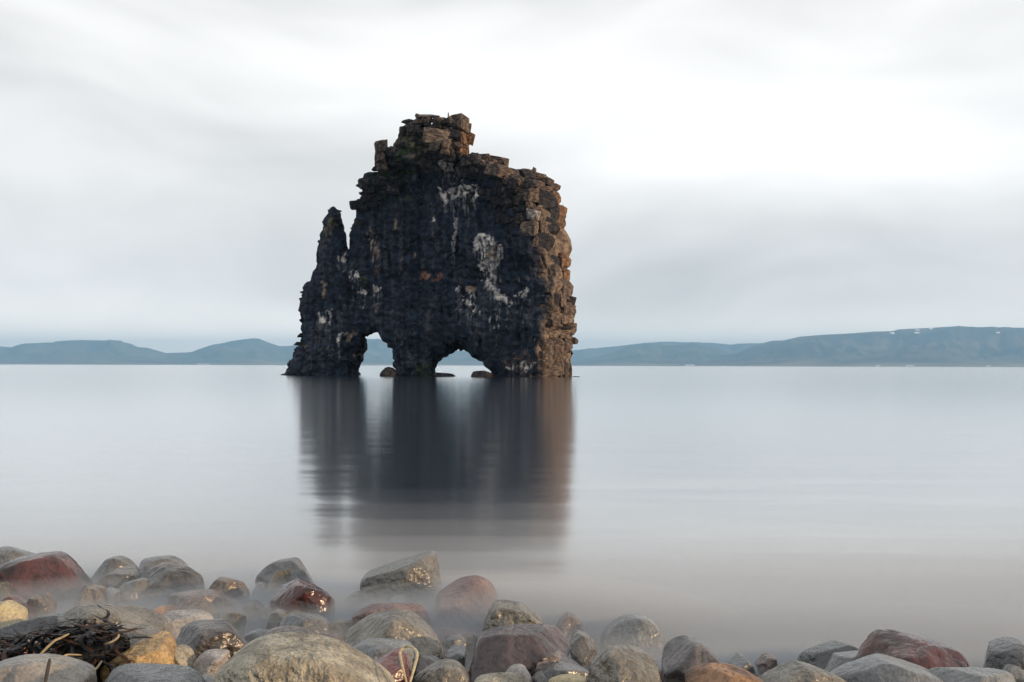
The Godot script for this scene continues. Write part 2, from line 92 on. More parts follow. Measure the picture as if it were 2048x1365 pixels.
const OUTLINE := [-14.35, 0.02, -14.57, -0.48, -9.43, -0.44, -9.55, -0.05, -9.6, 0.4, -9.39, 0.79, -9.5, 1.37, -9.22, 1.63, -9.22, 2.4, -9.09, 2.59, -8.61, 2.65, -8.2, 2.8, -7.93, 2.64, -7.66, 2.13, -7.32, 2, -7.33, 1.75, -7.06, 1.68, -6.97, 1.24, -6.99, 0.48, -6.99, -0.41, -4.7, -0.39, -4.7, -0.02, -4.76, 0.42, -4.57, 0.73, -4.63, 0.86, -3.99, 1.17, -3.54, 1.42, -3.42, 1.6, -2.85, 1.57, -2.6, 1.35, -1.85, 0.98, -1.54, 0.92, -1.54, 0.68, -1.11, 0.31, -1.11, -0.36, 3.51, -0.35, 3.43, -0.05, 3.43, 0.38, 3.29, 1, 3.55, 1.49, 3.61, 1.92, 3.75, 2.23, 3.72, 2.96, 3.77, 3.69, 3.64, 4.17, 3.57, 4.64, 3.38, 5.5, 3.27, 6.49, 3.4, 6.82, 3.34, 7.37, 3.22, 7.98, 2.9, 8.37, 3.02, 8.51, 3.05, 9, 3.03, 9.69, 2.84, 10.16, 2.6, 10.82, 2.72, 11.08, 2.64, 11.47, 2.39, 11.66, 2.01, 11.83, 1.9, 12.47, 1.68, 12.61, 1.29, 12.57, 1.16, 12.36, 0.45, 11.87, -0.04, 11.59, -0.16, 11.84, -0.66, 12.64, -1.02, 12.65, -1.26, 12.35, -1.38, 12.62, -1.73, 12.7, -2.55, 12.56, -2.55, 13.22, -2.5, 13.36, -2.44, 13.68, -2.62, 14.26, -2.8, 14.6, -3.14, 14.76, -3.64, 14.65, -3.89, 14.39, -4.07, 14.52, -4.93, 14.64, -5.49, 14.66, -6.18, 14.43, -6.46, 14.17, -6.47, 13.64, -6.7, 13.31, -7.09, 12.99, -7.35, 12.78, -7.48, 12.44, -7.88, 12.23, -8.17, 12.09, -8.69, 11.99, -8.84, 11.81, -8.98, 11.51, -9.12, 11.39, -9.03, 11.06, -9.2, 10.73, -9.32, 10.26, -9.3, 9.89, -9.32, 9.39, -9.59, 9.03, -9.53, 8.9, -9.74, 8.56, -9.8, 8.03, -9.93, 7.09, -10.04, 7.15, -10.13, 7.79, -10.29, 8.31, -10.38, 9.07, -10.52, 9.59, -10.67, 9.95, -10.92, 10.24, -11.17, 10.05, -11.27, 9.69, -11.55, 9.39, -11.6, 9.14, -11.85, 8.51, -11.93, 8, -12.05, 6.98, -12.33, 6.22, -12.57, 5.78, -13.06, 5.47, -13.09, 4.42, -13.26, 3.76, -13.18, 2.84, -13.27, 2.17, -13.53, 1.91, -13.83, 1.32, -13.95, 0.32]
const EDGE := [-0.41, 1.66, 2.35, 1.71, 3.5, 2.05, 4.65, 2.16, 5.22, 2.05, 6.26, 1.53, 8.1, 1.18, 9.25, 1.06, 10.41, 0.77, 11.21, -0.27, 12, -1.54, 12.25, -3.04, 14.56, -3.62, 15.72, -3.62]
const PATCHES := [
	["white", 0.85, [-2.07, 7.99, -1.42, 8.01, -1.1, 7.67, -0.67, 7.28, -0.56, 6.86, -0.72, 6.34, -1.64, 6.43, -1.91, 6.92, -2.18, 7.36]],
	["rock", 0.45, [-1.84, 7.7, -1.42, 7.56, -1.37, 7.31, -1.57, 7.27, -1.79, 7.43]],
	["rock", 0.35, [-1.57, 7.02, -1.27, 7.08, -1.27, 6.96, -1.52, 6.92]],
	["tan", 0.9, [-1.52, 6.87, -1.07, 6.9, -1.07, 7.25, -0.77, 7.23, -0.77, 6.6, -1.37, 6.57]],
	["white", 0.6, [-1.91, 6.4, -0.62, 6.45, -0.89, 5.63, -0.83, 4.94, -1.37, 5.11, -1.64, 5.44, -1.48, 5.54, -1.8, 5.97]],
	["white", 0.8, [-1.37, 5.05, -0.67, 4.97, -0.08, 4.26, -0.19, 3.89, -0.56, 4.33, -0.99, 4.55]],
	["white", 0.5, [-0.27, 4.32, 0.26, 4.73, 0.83, 4.92, 1.05, 4.49, 0.63, 4.35, 0.1, 4.52]],
	["white", 0.6, [-3.21, 5.23, -2.93, 5.27, -2.93, 4.84, -3.21, 4.74]],
	["tan", 0.8, [-2.58, 5.04, -2.23, 5.03, -2.12, 4.63, -2.53, 4.64]],
	["white", 0.4, [-3.24, 4.68, -2.08, 4.7, -2.24, 4.06, -3.24, 4.19]],
	["white", 0.7, [-3.36, 9, -3.2, 8.99, -3.22, 7.49, -3.47, 7.5]],
	["white", 0.5, [-4.58, 9.2, -4.46, 9.19, -4.38, 8.37, -4.51, 8.43]],
	["tan", 0.9, [-5.8, 6.88, -5.54, 7.07, -5.5, 6.87]],
	["rust", 0.8, [-5.15, 6.05, -4.7, 6.08, -4.69, 5.83, -5.44, 5.61, -5.43, 5.81]],
	["rust", 0.8, [-4.57, 5.88, -3.94, 5.93, -3.89, 5.61, -4.59, 5.63]],
	["white", 0.3, [-2.29, 4.12, -1.85, 4, -1.96, 3.19, -2.28, 3.25]],
	["white", 0.3, [-1.17, 3.69, -0.85, 3.68, -0.79, 2.77, -1.28, 2.99]],
	["white", 0.7, [-4.17, 10.81, -3.11, 10.8, -1.89, 10.78, -1.89, 9.99, -2.73, 10.18, -3.52, 10.08, -3.92, 9.87]],
	["white", 0.7, [-4.21, 12.21, -3.26, 12.12, -3.29, 11.61, -4.06, 11.83]],
	["white", 0.35, [-3.34, 11.97, -2.44, 11.79, -2.72, 11.25, -3.36, 11.36]],
	["tan", 0.55, [-8.58, 9.12, -8.23, 8.61, -7.9, 7.37, -7.91, 5.17, -8.17, 5.18, -8.27, 6.65, -8.49, 8.01]],
	["white", 0.6, [-8.49, 5.39, -7.61, 5.37, -7.79, 4.84, -8.35, 4.99]],
	["white", 1, [-9.22, 5.23, -8.74, 5.21, -8.74, 4.84, -9.17, 4.85]],
	["tan", 0.3, [-6.99, 9.27, -6.74, 9.26, -6.23, 6.33, -6.49, 6.34]],
	["tan", 0.75, [-11.69, 5.6, -11.24, 5.65, -11.26, 4.96, -11.68, 4.88]],
	["white", 0.4, [-11.8, 4.12, -10.98, 3.97, -11.03, 3.01, -11.85, 3.16]],
	["tan", 0.85, [-9.96, 2.66, -9.34, 2.87, -9.46, 2.4, -9.82, 1.78]],
	["white", 0.6, [-10.51, 2.66, -10.19, 2.74, -10.28, 1.62, -10.46, 1.69]],
	["tan", 0.7, [-12.78, 1.86, -12.37, 1.86, -12.47, 1.29, -12.72, 1.35]],
	["tan", 0.5, [-11.17, 1.6, -10.69, 1.6, -10.82, 1.1, -11.1, 1.1]],
	["tan", 0.7, [-9.68, 1.34, -9.08, 1.34, -9.1, 1.09, -9.61, 1.12]],
	["white", 0.6, [-10.59, 7.38, -10.01, 7.42, -9.87, 6.95, -10.3, 6.9]],
	["white", 0.7, [-9.72, 6.23, -9.14, 6.21, -9.15, 5.81, -9.66, 5.83]],
	["brown", 0.55, [-0.62, 1.11, 0.22, 1.17, 0.39, 1.34, 1.03, 1.34, 1.35, 0.74, 0.45, 0.14, -0.36, 0.36]],
	["white", 0.3, [-0.48, 0.75, 1.39, 0.88, 0.59, 0.13, -0.29, 0.31]],
	["moss", 0.55, [-8.25, 12.06, -7.04, 12.7, -6.28, 14.14, -4.94, 14.12, -4.95, 12.52, -5.4, 11.57, -6.71, 10.68, -8.38, 10.78]],
	["moss", 1, [-7.75, 12.04, -7.25, 12.01, -7.41, 11.6, -7.85, 11.68]],
	["moss", 0.9, [-6.29, 13.1, -5.67, 13.16, -5.8, 12.59, -6.23, 12.63]],
	["moss", 0.35, [-8.75, 11.03, -5.44, 10.81, -5.72, 10.03, -8.54, 10.21]],
	["moss", 0.8, [-9.17, 6.01, -8.71, 5.99, -8.66, 5.26, -9.06, 5.33]],
	["ochre", 0.6, [-11.5, 8.78, -11.09, 9.51, -10.58, 9.23, -10.89, 8.25, -11.54, 7.66]],
	["orange", 0.7, [-3.12, 13.68, -2.41, 13.71, -2.44, 12.4, -2.84, 12.25]],
	["orange", 0.6, [2.69, 9.82, 3.15, 9.81, 3.1, 8.41, 2.54, 8.34]],
	["orange", 0.5, [2.66, 7.31, 3.41, 7.08, 3.28, 5.92, 2.77, 6.09]],
	["white", 0.8, [0.75, 9.29, 1.19, 9.37, 1.32, 8.89, 0.88, 8.91]],
	["white", 0.6, [2.21, 8.84, 2.69, 9.02, 2.69, 8.42, 2.27, 8.32]],
	["tan", 0.5, [1.76, 2.52, 3.61, 2.62, 3.62, 2.14, 1.77, 2.12]],
	["tan", 0.4, [1.71, 2, 2.32, 2.03, 2.32, 1.45, 1.73, 1.43]],
	["moss", 0.5, [-5.71, 0.79, -4.4, 0.73, -4.52, 0.07, -5.71, 0.06]],
]
const BLOCKS := [
	[-3.11, 14.16, 0.75, 0.83, "brown", 0.9, 4],
	[-2.66, 14.09, 0.5, 0.49, "brown", 0.7, -8],
	[-2.91, 13.35, 0.36, 0.71, "orange", 0.8, 3],
	[-2.49, 13.55, 0.56, 0.5, "orange", 0.7, -20],
	[-2.65, 12.7, 0.38, 0.64, "orange", 0.6, 0],
	[-4.36, 13.26, 1.24, 0.78, "tan", 1.3, -14],
	[-4.25, 12.8, 0.6, 0.42, "brown", 1.2, -10],
	[-3.76, 12.86, 0.44, 0.49, "tan", 1.1, -6],
	[-4.76, 14.29, 0.36, 0.46, "brown", 0.8, 2],
	[-4.21, 14.27, 0.67, 0.32, "brown", 0.8, -3],
	[-4.63, 14.56, 0.99, 0.16, "pale", 0.7, -2],
	[-5.29, 14.55, 0.25, 0.32, "tan", 0.7, 10],
	[-5.27, 14.35, 0.46, 0.28, "tan", 0.8, 0],
	[-5.85, 14.36, 0.64, 0.21, "grey", 0.6, -2],
	[-5.8, 14.2, 0.32, 0.21, "orange", 0.7, 5],
	[-6.26, 13.87, 0.27, 0.54, "grey", 0.4, 4],
	[-7.49, 13.07, 0.56, 0.58, "brown", 0.1, 4],
	[-7.54, 12.54, 0.53, 0.47, "brown", 0.1, -3],
	[-7.55, 12.12, 0.68, 0.58, "brown", 0.1, 2],
	[-7.05, 12.83, 0.33, 0.43, "brown", 0.1, 30],
	[-6.78, 12.83, 0.33, 0.47, "brown", 0.2, 20],
	[-4.21, 13.92, 0.53, 0.32, "dark", 0.8, 20],
	[-3.71, 12.46, 0.46, 0.25, "tan", 1.2, -6],
	[-3.45, 12.06, 0.25, 0.5, "pale", 1, 0],
	[-3.96, 12, 0.5, 0.43, "pale", 1.1, -25],
	[-3.56, 11.75, 0.43, 0.29, "pale", 1, 5],
	[-2.57, 12.05, 0.49, 0.53, "grey", 0.8, 0],
	[-2.1, 12.44, 0.54, 0.36, "grey", 0.7, -3],
	[-3.09, 12.85, 0.56, 0.35, "brown", 0.8, -30],
	[-2.88, 11.64, 0.59, 0.8, "grey", 0.8, 0],
	[-2.5, 11.54, 0.59, 0.59, "dark", 0.8, 2],
	[-2.25, 12.02, 0.64, 0.5, "grey", 0.7, 0],
	[-1.63, 12.46, 0.63, 0.66, "brown", 0.6, 5],
	[-0.9, 12.58, 0.84, 0.53, "brown", 0.6, -12],
	[-0.42, 11.4, 0.79, 0.53, "brown", 0.8, -10],
	[-0.9, 11.33, 0.48, 0.53, "dark", 0.9, 0],
	[-0.36, 10.99, 0.34, 0.37, "tan", 0.9, 0],
	[0.19, 11.45, 0.43, 0.43, "grey", 0.7, 0],
	[0.62, 11.9, 0.36, 0.31, "grey", 0.6, 0],
	[0.97, 11.4, 0.85, 0.58, "dark", 0.9, -4],
	[-0.03, 10.77, 0.53, 0.47, "dark", 1, -4],
	[0.29, 10.79, 0.32, 0.39, "brown", 1, 8],
	[1.54, 11.02, 0.55, 0.36, "brown", 0.9, 12],
	[1.01, 10.62, 0.48, 0.24, "dark", 1, 6],
	[2.28, 11.45, 0.63, 0.34, "brown", 0.5, -8],
	[2.51, 11.08, 0.45, 0.34, "brown", 0.5, -5],
	[1.2, 10.16, 0.69, 0.58, "brown", 1, 10],
	[1.88, 10.7, 0.58, 0.41, "brown", 0.8, 8],
	[2.05, 10, 0.84, 0.81, "dark", 0.9, -6],
	[2.6, 10.25, 0.44, 0.77, "orange", 0.6, -10],
	[2.85, 9.36, 0.44, 0.97, "orange", 0.6, -6],
	[2.41, 9.34, 0.6, 0.82, "dark", 0.8, -8],
	[1.73, 11.75, 0.68, 0.28, "brown", 0.6, -15],
	[0.13, 10.4, 0.42, 0.42, "dark", 1, 0],
	[-0.26, 10.19, 0.48, 0.48, "dark", 1, 0],
	[-0.85, 10.51, 0.48, 0.53, "dark", 1, 0],
	[-0.24, 9.72, 0.43, 0.48, "grey", 1, 5],
	[-0.9, 9.71, 0.48, 0.48, "dark", 1, 0],
	[0.38, 9.86, 0.66, 0.42, "dark", 1, 10],
	[0.9, 9.52, 0.37, 0.42, "brown", 1, -30],
	[0.48, 9.39, 0.58, 0.32, "dark", 1, 0],
	[1.09, 9, 0.55, 0.55, "pale", 1, -18],
	[1.52, 8.98, 0.53, 0.64, "brown", 0.9, -25],
	[2.23, 8.52, 0.71, 0.7, "dark", 0.8, -10],
	[2.55, 8.76, 0.33, 0.38, "pale", 0.8, -8],
	[2.83, 8.58, 0.47, 0.52, "orange", 0.6, 0],
	[2.79, 7.6, 0.96, 1.26, "tan", 0.6, -6],
	[1.8, 8.36, 0.43, 0.59, "brown", 0.9, -12],
	[1.79, 7.56, 0.75, 0.75, "dark", 0.8, -6],
	[1.3, 8.2, 0.32, 0.58, "tan", 0.95, -8],
	[1.29, 7.57, 0.32, 0.53, "tan", 0.95, -6],
	[2.25, 7.63, 0.43, 0.81, "tan", 0.7, -14],
	[3.03, 6.62, 0.71, 0.55, "orange", 0.5, -10],
	[2.44, 6.54, 0.49, 0.48, "dark", 0.8, 0],
	[-0.18, 8.82, 0.64, 0.48, "dark", 1, 0],
	[0.43, 8.81, 0.58, 0.53, "dark", 1, 0],
	[-0.74, 8.96, 0.48, 0.59, "dark", 1, 0],
	[2.55, 5.67, 0.56, 0.72, "tan", 0.8, -30],
	[3.12, 5.73, 0.48, 0.79, "orange", 0.6, -20],
	[2.45, 5.04, 0.61, 0.77, "tan", 0.9, -28],
	[3.08, 4.95, 0.78, 0.78, "brown", 0.7, -12],
	[2.19, 4.24, 0.25, 0.55, "brown", 1, 0],
	[2.91, 4.32, 0.42, 0.56, "tan", 0.9, 0],
	[2.53, 4.25, 0.33, 0.5, "dark", 1, -10],
	[3.37, 4.38, 0.42, 0.42, "dark", 0.6, -8],
	[2.45, 3.8, 0.61, 0.38, "brown", 0.95, 0],
	[3.23, 3.88, 0.84, 0.5, "brown", 0.7, -6],
	[2.42, 3.43, 0.55, 0.3, "tan", 0.95, 0],
	[3.18, 3.36, 0.79, 0.59, "tan", 0.75, -8],
	[2.57, 3.07, 0.97, 0.47, "brown", 0.9, 2],
	[3.39, 2.75, 0.63, 0.68, "brown", 0.6, -2],
	[2.92, 2.82, 0.9, 0.19, "dark", 0.9, -2],
	[2.3, 2.36, 0.72, 0.39, "tan", 1, 0],
	[3.08, 2.42, 0.74, 0.39, "tan", 0.85, -2],
	[3.78, 2.1, 0.35, 0.32, "brown", 0.2, 6],
	[2.05, 1.78, 0.52, 0.63, "brown", 1, 0],
	[2.69, 1.71, 0.56, 0.67, "brown", 0.95, -3],
	[3.28, 1.75, 0.51, 0.74, "brown", 0.7, -6],
	[2, 1.2, 0.52, 0.47, "brown", 1, 0],
	[2.53, 1.17, 0.42, 0.5, "brown", 0.95, -20],
	[3.03, 1.12, 0.51, 0.51, "tan", 0.8, -10],
	[2, 0.75, 0.52, 0.44, "brown", 1, 0],
	[2.57, 0.62, 0.56, 0.28, "brown", 0.95, 0],
	[2.19, 0.28, 0.94, 0.49, "brown", 1, 0],
	[2.83, 0.42, 0.25, 0.79, "brown", 0.9, 0],
	[3.16, 0.36, 0.28, 0.79, "grey", 0.7, 0],
]
const RIDGES := {
	"far_left": [-5710, 111, -5164, 154, -4754, 168, -4480, 158, -4384, 149, -4330, 169, -4262, 183, -4016, 188, -4002, 200, -3893, 209, -3770, 214, -3551, 210, -3544, 215, -3421, 210, -3407, 196, -3339, 185, -3284, 155, -3188, 147, -3030, 101, -2812, 110, -2716, 146, -2621, 176, -2512, 194, -2457, 209, -2293, 232, -2225, 233, -2129, 195, -2033, 164, -1951, 166, -1883, 178, -1609, 214, -1336, 231, -1172, 229, -1007, 166, -761, 140, -324, 122, 32, 95, 442, 44],
	"far_right": [-745, 97, -301, 116, 364, 140, 586, 149, 808, 167, 1030, 190, 1296, 222, 1429, 231, 1696, 227, 1917, 223, 2117, 204, 2161, 215, 2317, 220, 2805, 217, 3470, 129],
	"spur": [367, 13, 582, 42, 797, 114, 905, 154, 1048, 172, 1228, 158, 1443, 168, 1551, 148, 1658, 116, 1802, 74, 1999, 35],
	"near_right": [1202, 19, 1434, 61, 1600, 91, 1733, 145, 1865, 183, 1948, 185, 2065, 212, 2231, 226, 2430, 236, 2596, 250, 2728, 253, 2778, 267, 2994, 277, 3160, 288, 3326, 278, 3426, 278, 3525, 282, 3671, 279, 4255, 267, 5085, 236, 5748, 171],
}
const SNOW := [317.3, 28.1, -1000, 338.3, 31, -1000, 338.3, 28.5, -1000, 349.7, 32.2, -1000, 405.1, 29.1, -1000]
const FARMS := [934, 19, -6400, 962, 19, -6400, 1953, 4, -6400, 2110, 10, -6400, 2131, 10, -6400, 2542, 18, -6400, -2088, 4, -8000, -2058, 4, -8000, -2032, 5, -8000]
const STALKS := [
	["dry_stalk", "forked tan dry stalk lying across the seaweed", [Vector3(-0.782, 0.145, -1.98), Vector3(-0.768, 0.161, -1.99), Vector3(-0.757, 0.172, -2), Vector3(-0.751, 0.174, -2.01), Vector3(-0.741, 0.179, -2.02)], 0.0024, "straw"],
	["dry_stalk", "short crooked tan stalk low in the seaweed", [Vector3(-0.74, 0.144, -1.97), Vector3(-0.733, 0.152, -1.98), Vector3(-0.726, 0.151, -1.99), Vector3(-0.713, 0.148, -2)], 0.002, "straw"],
	["dry_stalk", "stubby tan stalk beneath the seaweed edge", [Vector3(-0.667, 0.14, -1.93), Vector3(-0.665, 0.144, -1.94), Vector3(-0.662, 0.151, -1.95)], 0.002, "straw"],
	["dry_stalk", "curved brown stalk on top of the seaweed beside ochre stone", [Vector3(-0.674, 0.166, -2), Vector3(-0.663, 0.17, -2), Vector3(-0.66, 0.172, -2.02), Vector3(-0.661, 0.176, -2.03)], 0.002, "straw"],
	["twig", "thin dark twig standing against the broad grey stone", [Vector3(-0.712, 0.176, -1.86), Vector3(-0.708, 0.168, -1.845), Vector3(-0.705, 0.158, -1.83), Vector3(-0.703, 0.147, -1.82)], 0.003, "twig"],
	["bent_reed", "pale yellow reed bent in a hoop over the maroon stone", [Vector3(-0.151, 0.155, -1.77), Vector3(-0.167, 0.181, -1.83), Vector3(-0.172, 0.186, -1.87), Vector3(-0.165, 0.191, -1.88), Vector3(-0.153, 0.195, -1.86), Vector3(-0.143, 0.192, -1.83), Vector3(-0.143, 0.184, -1.78), Vector3(-0.147, 0.168, -1.72)], 0.0026, "reed"],
]

var count := {}
var mats := {}
var tex := {}

# ------------------------------------------------------------------ helpers
func numbered(called: String) -> String:
	var n: int = count.get(called, 0)
	count[called] = n + 1
	return called if n == 0 else "%s_%03d" % [called, n]

func tag(o: Node, label: String, category: String, group := "", kind := "") -> void:
	o.set_meta("label", label)
	o.set_meta("category", category)
	if group:
		o.set_meta("group", group)
	if kind:
		o.set_meta("kind", kind)

func obj(called: String, m: Mesh, material: Material, parent: Node = self) -> MeshInstance3D:
	var o := MeshInstance3D.new()
	o.name = numbered(called) if parent == self else called
	o.mesh = m
	o.material_override = material
	parent.add_child(o, true)
	return o

func noise(kind: int, freq: float, s: int, octaves := 1) -> FastNoiseLite:
	var n := FastNoiseLite.new()
	n.noise_type = kind
	n.frequency = freq
	n.seed = s
	n.fractal_type = FastNoiseLite.FRACTAL_FBM if octaves > 1 else FastNoiseLite.FRACTAL_NONE
	n.fractal_octaves = octaves
	return n

func raw_mesh(v: PackedVector3Array, ix: PackedInt32Array, nr = null, col = null) -> ArrayMesh:
	var a := []
	a.resize(Mesh.ARRAY_MAX)
	a[Mesh.ARRAY_VERTEX] = v
	a[Mesh.ARRAY_INDEX] = ix
	if nr != null:
		a[Mesh.ARRAY_NORMAL] = nr
	if col != null:
		a[Mesh.ARRAY_COLOR] = col
	var m := ArrayMesh.new()
	m.add_surface_from_arrays(Mesh.PRIMITIVE_TRIANGLES, a)
	return m

func smooth_normals(v: PackedVector3Array, ix: PackedInt32Array) -> PackedVector3Array:
	var nr := PackedVector3Array()
	nr.resize(v.size())
	for t in range(0, ix.size(), 3):
		var n := (v[ix[t + 2]] - v[ix[t]]).cross(v[ix[t + 1]] - v[ix[t]])
		for k in 3:
			nr[ix[t + k]] += n
	for i in nr.size():
		nr[i] = nr[i].normalized()
	return nr

func pairs(a: Array) -> PackedVector2Array:
	var out := PackedVector2Array()
	for i in range(0, a.size(), 2):
		out.append(Vector2(a[i], a[i + 1]))
	return out

func along(table: PackedVector2Array, x: float) -> float:
	var last := table.size() - 1
	if x <= table[0].x:
		return table[0].y
	for i in last:
		if x <= table[i + 1].x:
			return lerpf(table[i].y, table[i + 1].y, (x - table[i].x) / maxf(table[i + 1].x - table[i].x, 1e-5))
	return table[last].y

# ------------------------------------------------------------------ textures and materials
# Two-tone mineral texture: broad blotches, grain and darker specks.
func mineral(s: int, blotch: float, grain: float, speck: float, low := Color(0.8, 0.8, 0.82), high := Color(1, 1, 1)) -> ImageTexture:
	const N := 512
	var a := noise(FastNoiseLite.TYPE_SIMPLEX_SMOOTH, 0.008, s, 4).get_seamless_image(N, N)
	var b := noise(FastNoiseLite.TYPE_SIMPLEX, 0.13, s + 1, 2).get_seamless_image(N, N)
	var c := noise(FastNoiseLite.TYPE_SIMPLEX, 0.055, s + 2, 2).get_seamless_image(N, N)
	var da := a.get_data()
	var db := b.get_data()
	var dc := c.get_data()
	var out := PackedByteArray()
	out.resize(N * N * 3)
	for i in N * N:
		var t := clampf(0.5 + (da[i] / 255.0 - 0.5) * 2.0 * blotch, 0, 1)
		var g := 1.0 + (db[i] / 255.0 - 0.5) * grain
		var k := dc[i] / 255.0
		if k < 0.33:
			g *= 1.0 - speck * clampf((0.33 - k) * 8.0, 0, 1)
		out[i * 3] = int(clampf(lerpf(low.r, high.r, t) * g, 0, 1) * 255)
		out[i * 3 + 1] = int(clampf(lerpf(low.g, high.g, t) * g, 0, 1) * 255)
		out[i * 3 + 2] = int(clampf(lerpf(low.b, high.b, t) * g, 0, 1) * 255)
	return ImageTexture.create_from_image(Image.create_from_data(N, N, false, Image.FORMAT_RGB8, out))

func relief(s: int, freq: float, octaves: int, kind := FastNoiseLite.TYPE_SIMPLEX_SMOOTH) -> ImageTexture:
	return ImageTexture.create_from_image(noise(kind, freq, s, octaves).get_seamless_image(512, 512))

func mat(called: String, c: Color, rough: float, t := "", scale := 3.0, h := "", depth := 0.3, spec := 0.5) -> StandardMaterial3D:
	var m := StandardMaterial3D.new()
	m.resource_name = called
	m.albedo_color = c.linear_to_srgb()
	m.roughness = rough
	m.metallic_specular = spec
	m.uv1_triplanar = true
	m.uv1_scale = Vector3.ONE * scale
	if t:
		m.albedo_texture = tex[t]
	if h:
		m.heightmap_enabled = true
		m.heightmap_texture = tex[h]
		m.heightmap_scale = depth
	mats[called] = m
	return m

func make_materials() -> void:
	tex.stone = mineral(11, 1.0, 0.35, 0.25, Color(0.72, 0.71, 0.72), Color(1, 0.99, 0.97))
	tex.speckled = mineral(21, 1.2, 0.4, 0.35, Color(0.66, 0.64, 0.62), Color(1, 1, 0.98))
	tex.veined = mineral(31, 1.6, 0.3, 0.4, Color(0.42, 0.4, 0.42), Color(1, 0.97, 0.94))
	tex.basalt = mineral(41, 1.3, 0.6, 0.4, Color(0.55, 0.55, 0.6), Color(1, 0.98, 0.95))
	tex.fine = relief(51, 0.035, 5)
	tex.coarse = relief(52, 0.016, 5)
	tex.wet = relief(53, 0.025, 4)
	mat("slate", Color(0.13, 0.136, 0.142), 0.27, "stone", 3.0, "fine", 0.5)
	mat("slate_pale", Color(0.21, 0.222, 0.228), 0.3, "stone", 3.0, "fine", 0.4)
	mat("grey", Color(0.17, 0.17, 0.168), 0.3, "stone", 3.5, "fine", 0.5)
	mat("grey_tan", Color(0.2, 0.183, 0.155), 0.31, "speckled", 3.0, "fine", 0.7)
	mat("grey_cream", Color(0.28, 0.265, 0.24), 0.4, "stone", 2.0, "coarse", 0.7)
	mat("pale", Color(0.38, 0.36, 0.345), 0.7, "stone", 3.0, "fine", 0.5)
	mat("cream", Color(0.38, 0.35, 0.28), 0.6, "speckled", 3.4, "fine", 0.8)
	mat("yellow", Color(0.47, 0.31, 0.13), 0.5, "speckled", 2.6, "fine", 0.8)
	mat("yellow_pale", Color(0.5, 0.43, 0.26), 0.7, "stone", 2.6, "fine", 0.5)
	mat("brown_grey", Color(0.17, 0.14, 0.112), 0.36, "veined", 3.0, "fine", 0.7)
	mat("pink_grey", Color(0.185, 0.145, 0.138), 0.3, "speckled", 3.0, "fine", 0.6)
	mat("orange_brown", Color(0.3, 0.17, 0.09), 0.6, "veined", 2.4, "coarse", 0.8)
	mat("purple", Color(0.085, 0.062, 0.067), 0.3, "veined", 2.0, "fine", 0.5)
	mat("purple_grey", Color(0.115, 0.107, 0.11), 0.34, "veined", 2.6, "coarse", 0.8)
	mat("maroon", Color(0.17, 0.062, 0.058), 0.3, "veined", 3.0, "coarse", 0.8)
	mat("maroon_pale", Color(0.21, 0.14, 0.135), 0.55, "stone", 3.0, "fine", 0.6)
	mat("red_wet", Color(0.095, 0.032, 0.03), 0.2, "veined", 2.6, "wet", 0.3)
	mat("dark", Color(0.065, 0.063, 0.06), 0.35, "veined", 3.0, "coarse", 1.2)
	mat("wet_grey", Color(0.13, 0.125, 0.115), 0.24, "stone", 2.6, "wet", 0.8)
	mat("olive", Color(0.13, 0.115, 0.075), 0.22, "veined", 3.0, "wet", 0.6)
	mat("brown_wet", Color(0.2, 0.085, 0.035), 0.2, "veined", 3.0, "wet", 0.6)
	mat("reed", Color(0.55, 0.47, 0.28), 0.7, "stone", 20.0)
	mat("slate_wet", Color(0.17, 0.165, 0.15), 0.32, "stone", 2.6, "fine", 0.7)
	mat("straw", Color(0.4, 0.31, 0.17), 0.7, "stone", 20.0)
	mat("twig", Color(0.06, 0.045, 0.035), 0.8, "stone", 20.0)
	mat("kelp", Color(0.01, 0.011, 0.014), 0.5, "stone", 20.0, "", 0.0, 0.28)
	mat("kelp_brown", Color(0.05, 0.024, 0.014), 0.5, "stone", 20.0, "", 0.0, 0.28)
	mat("shingle", Color(0.2, 0.195, 0.185), 0.6, "speckled", 4.0, "fine", 0.5)
	mat("beach", Color(0.1, 0.095, 0.085), 0.7, "speckled", 2.0, "coarse", 1.5)
	# the stack: blocks take these, its body takes vertex colours
	mat("block_dark", Color(0.045, 0.044, 0.05), 0.85, "basalt", 0.5, "coarse", 10.0, 0.3)
	mat("block_grey", Color(0.11, 0.1, 0.095), 0.85, "basalt", 0.5, "coarse", 10.0, 0.3)
	mat("block_brown", Color(0.17, 0.132, 0.107), 0.85, "basalt", 0.5, "coarse", 10.0, 0.3)
	mat("block_tan", Color(0.25, 0.195, 0.15), 0.85, "basalt", 0.5, "coarse", 10.0, 0.3)
	mat("block_orange", Color(0.27, 0.165, 0.1), 0.85, "basalt", 0.5, "coarse", 10.0, 0.3)
	mat("block_pale", Color(0.42, 0.4, 0.37), 0.85, "basalt", 0.5, "coarse", 10.0, 0.3)
	var body := mat("stack", Color(1, 1, 1), 0.85, "basalt", 0.45, "coarse", 12.0, 0.3)
	body.vertex_color_use_as_albedo = true
	var land := mat("land", Color(1, 1, 1), 1.0)
	land.vertex_color_use_as_albedo = true
	mat("snow", Color(0.8, 0.81, 0.83), 0.8)
	mat("farm_wall", Color(0.78, 0.78, 0.76), 0.8)
	mat("farm_roof", Color(0.4, 0.38, 0.38), 0.7)

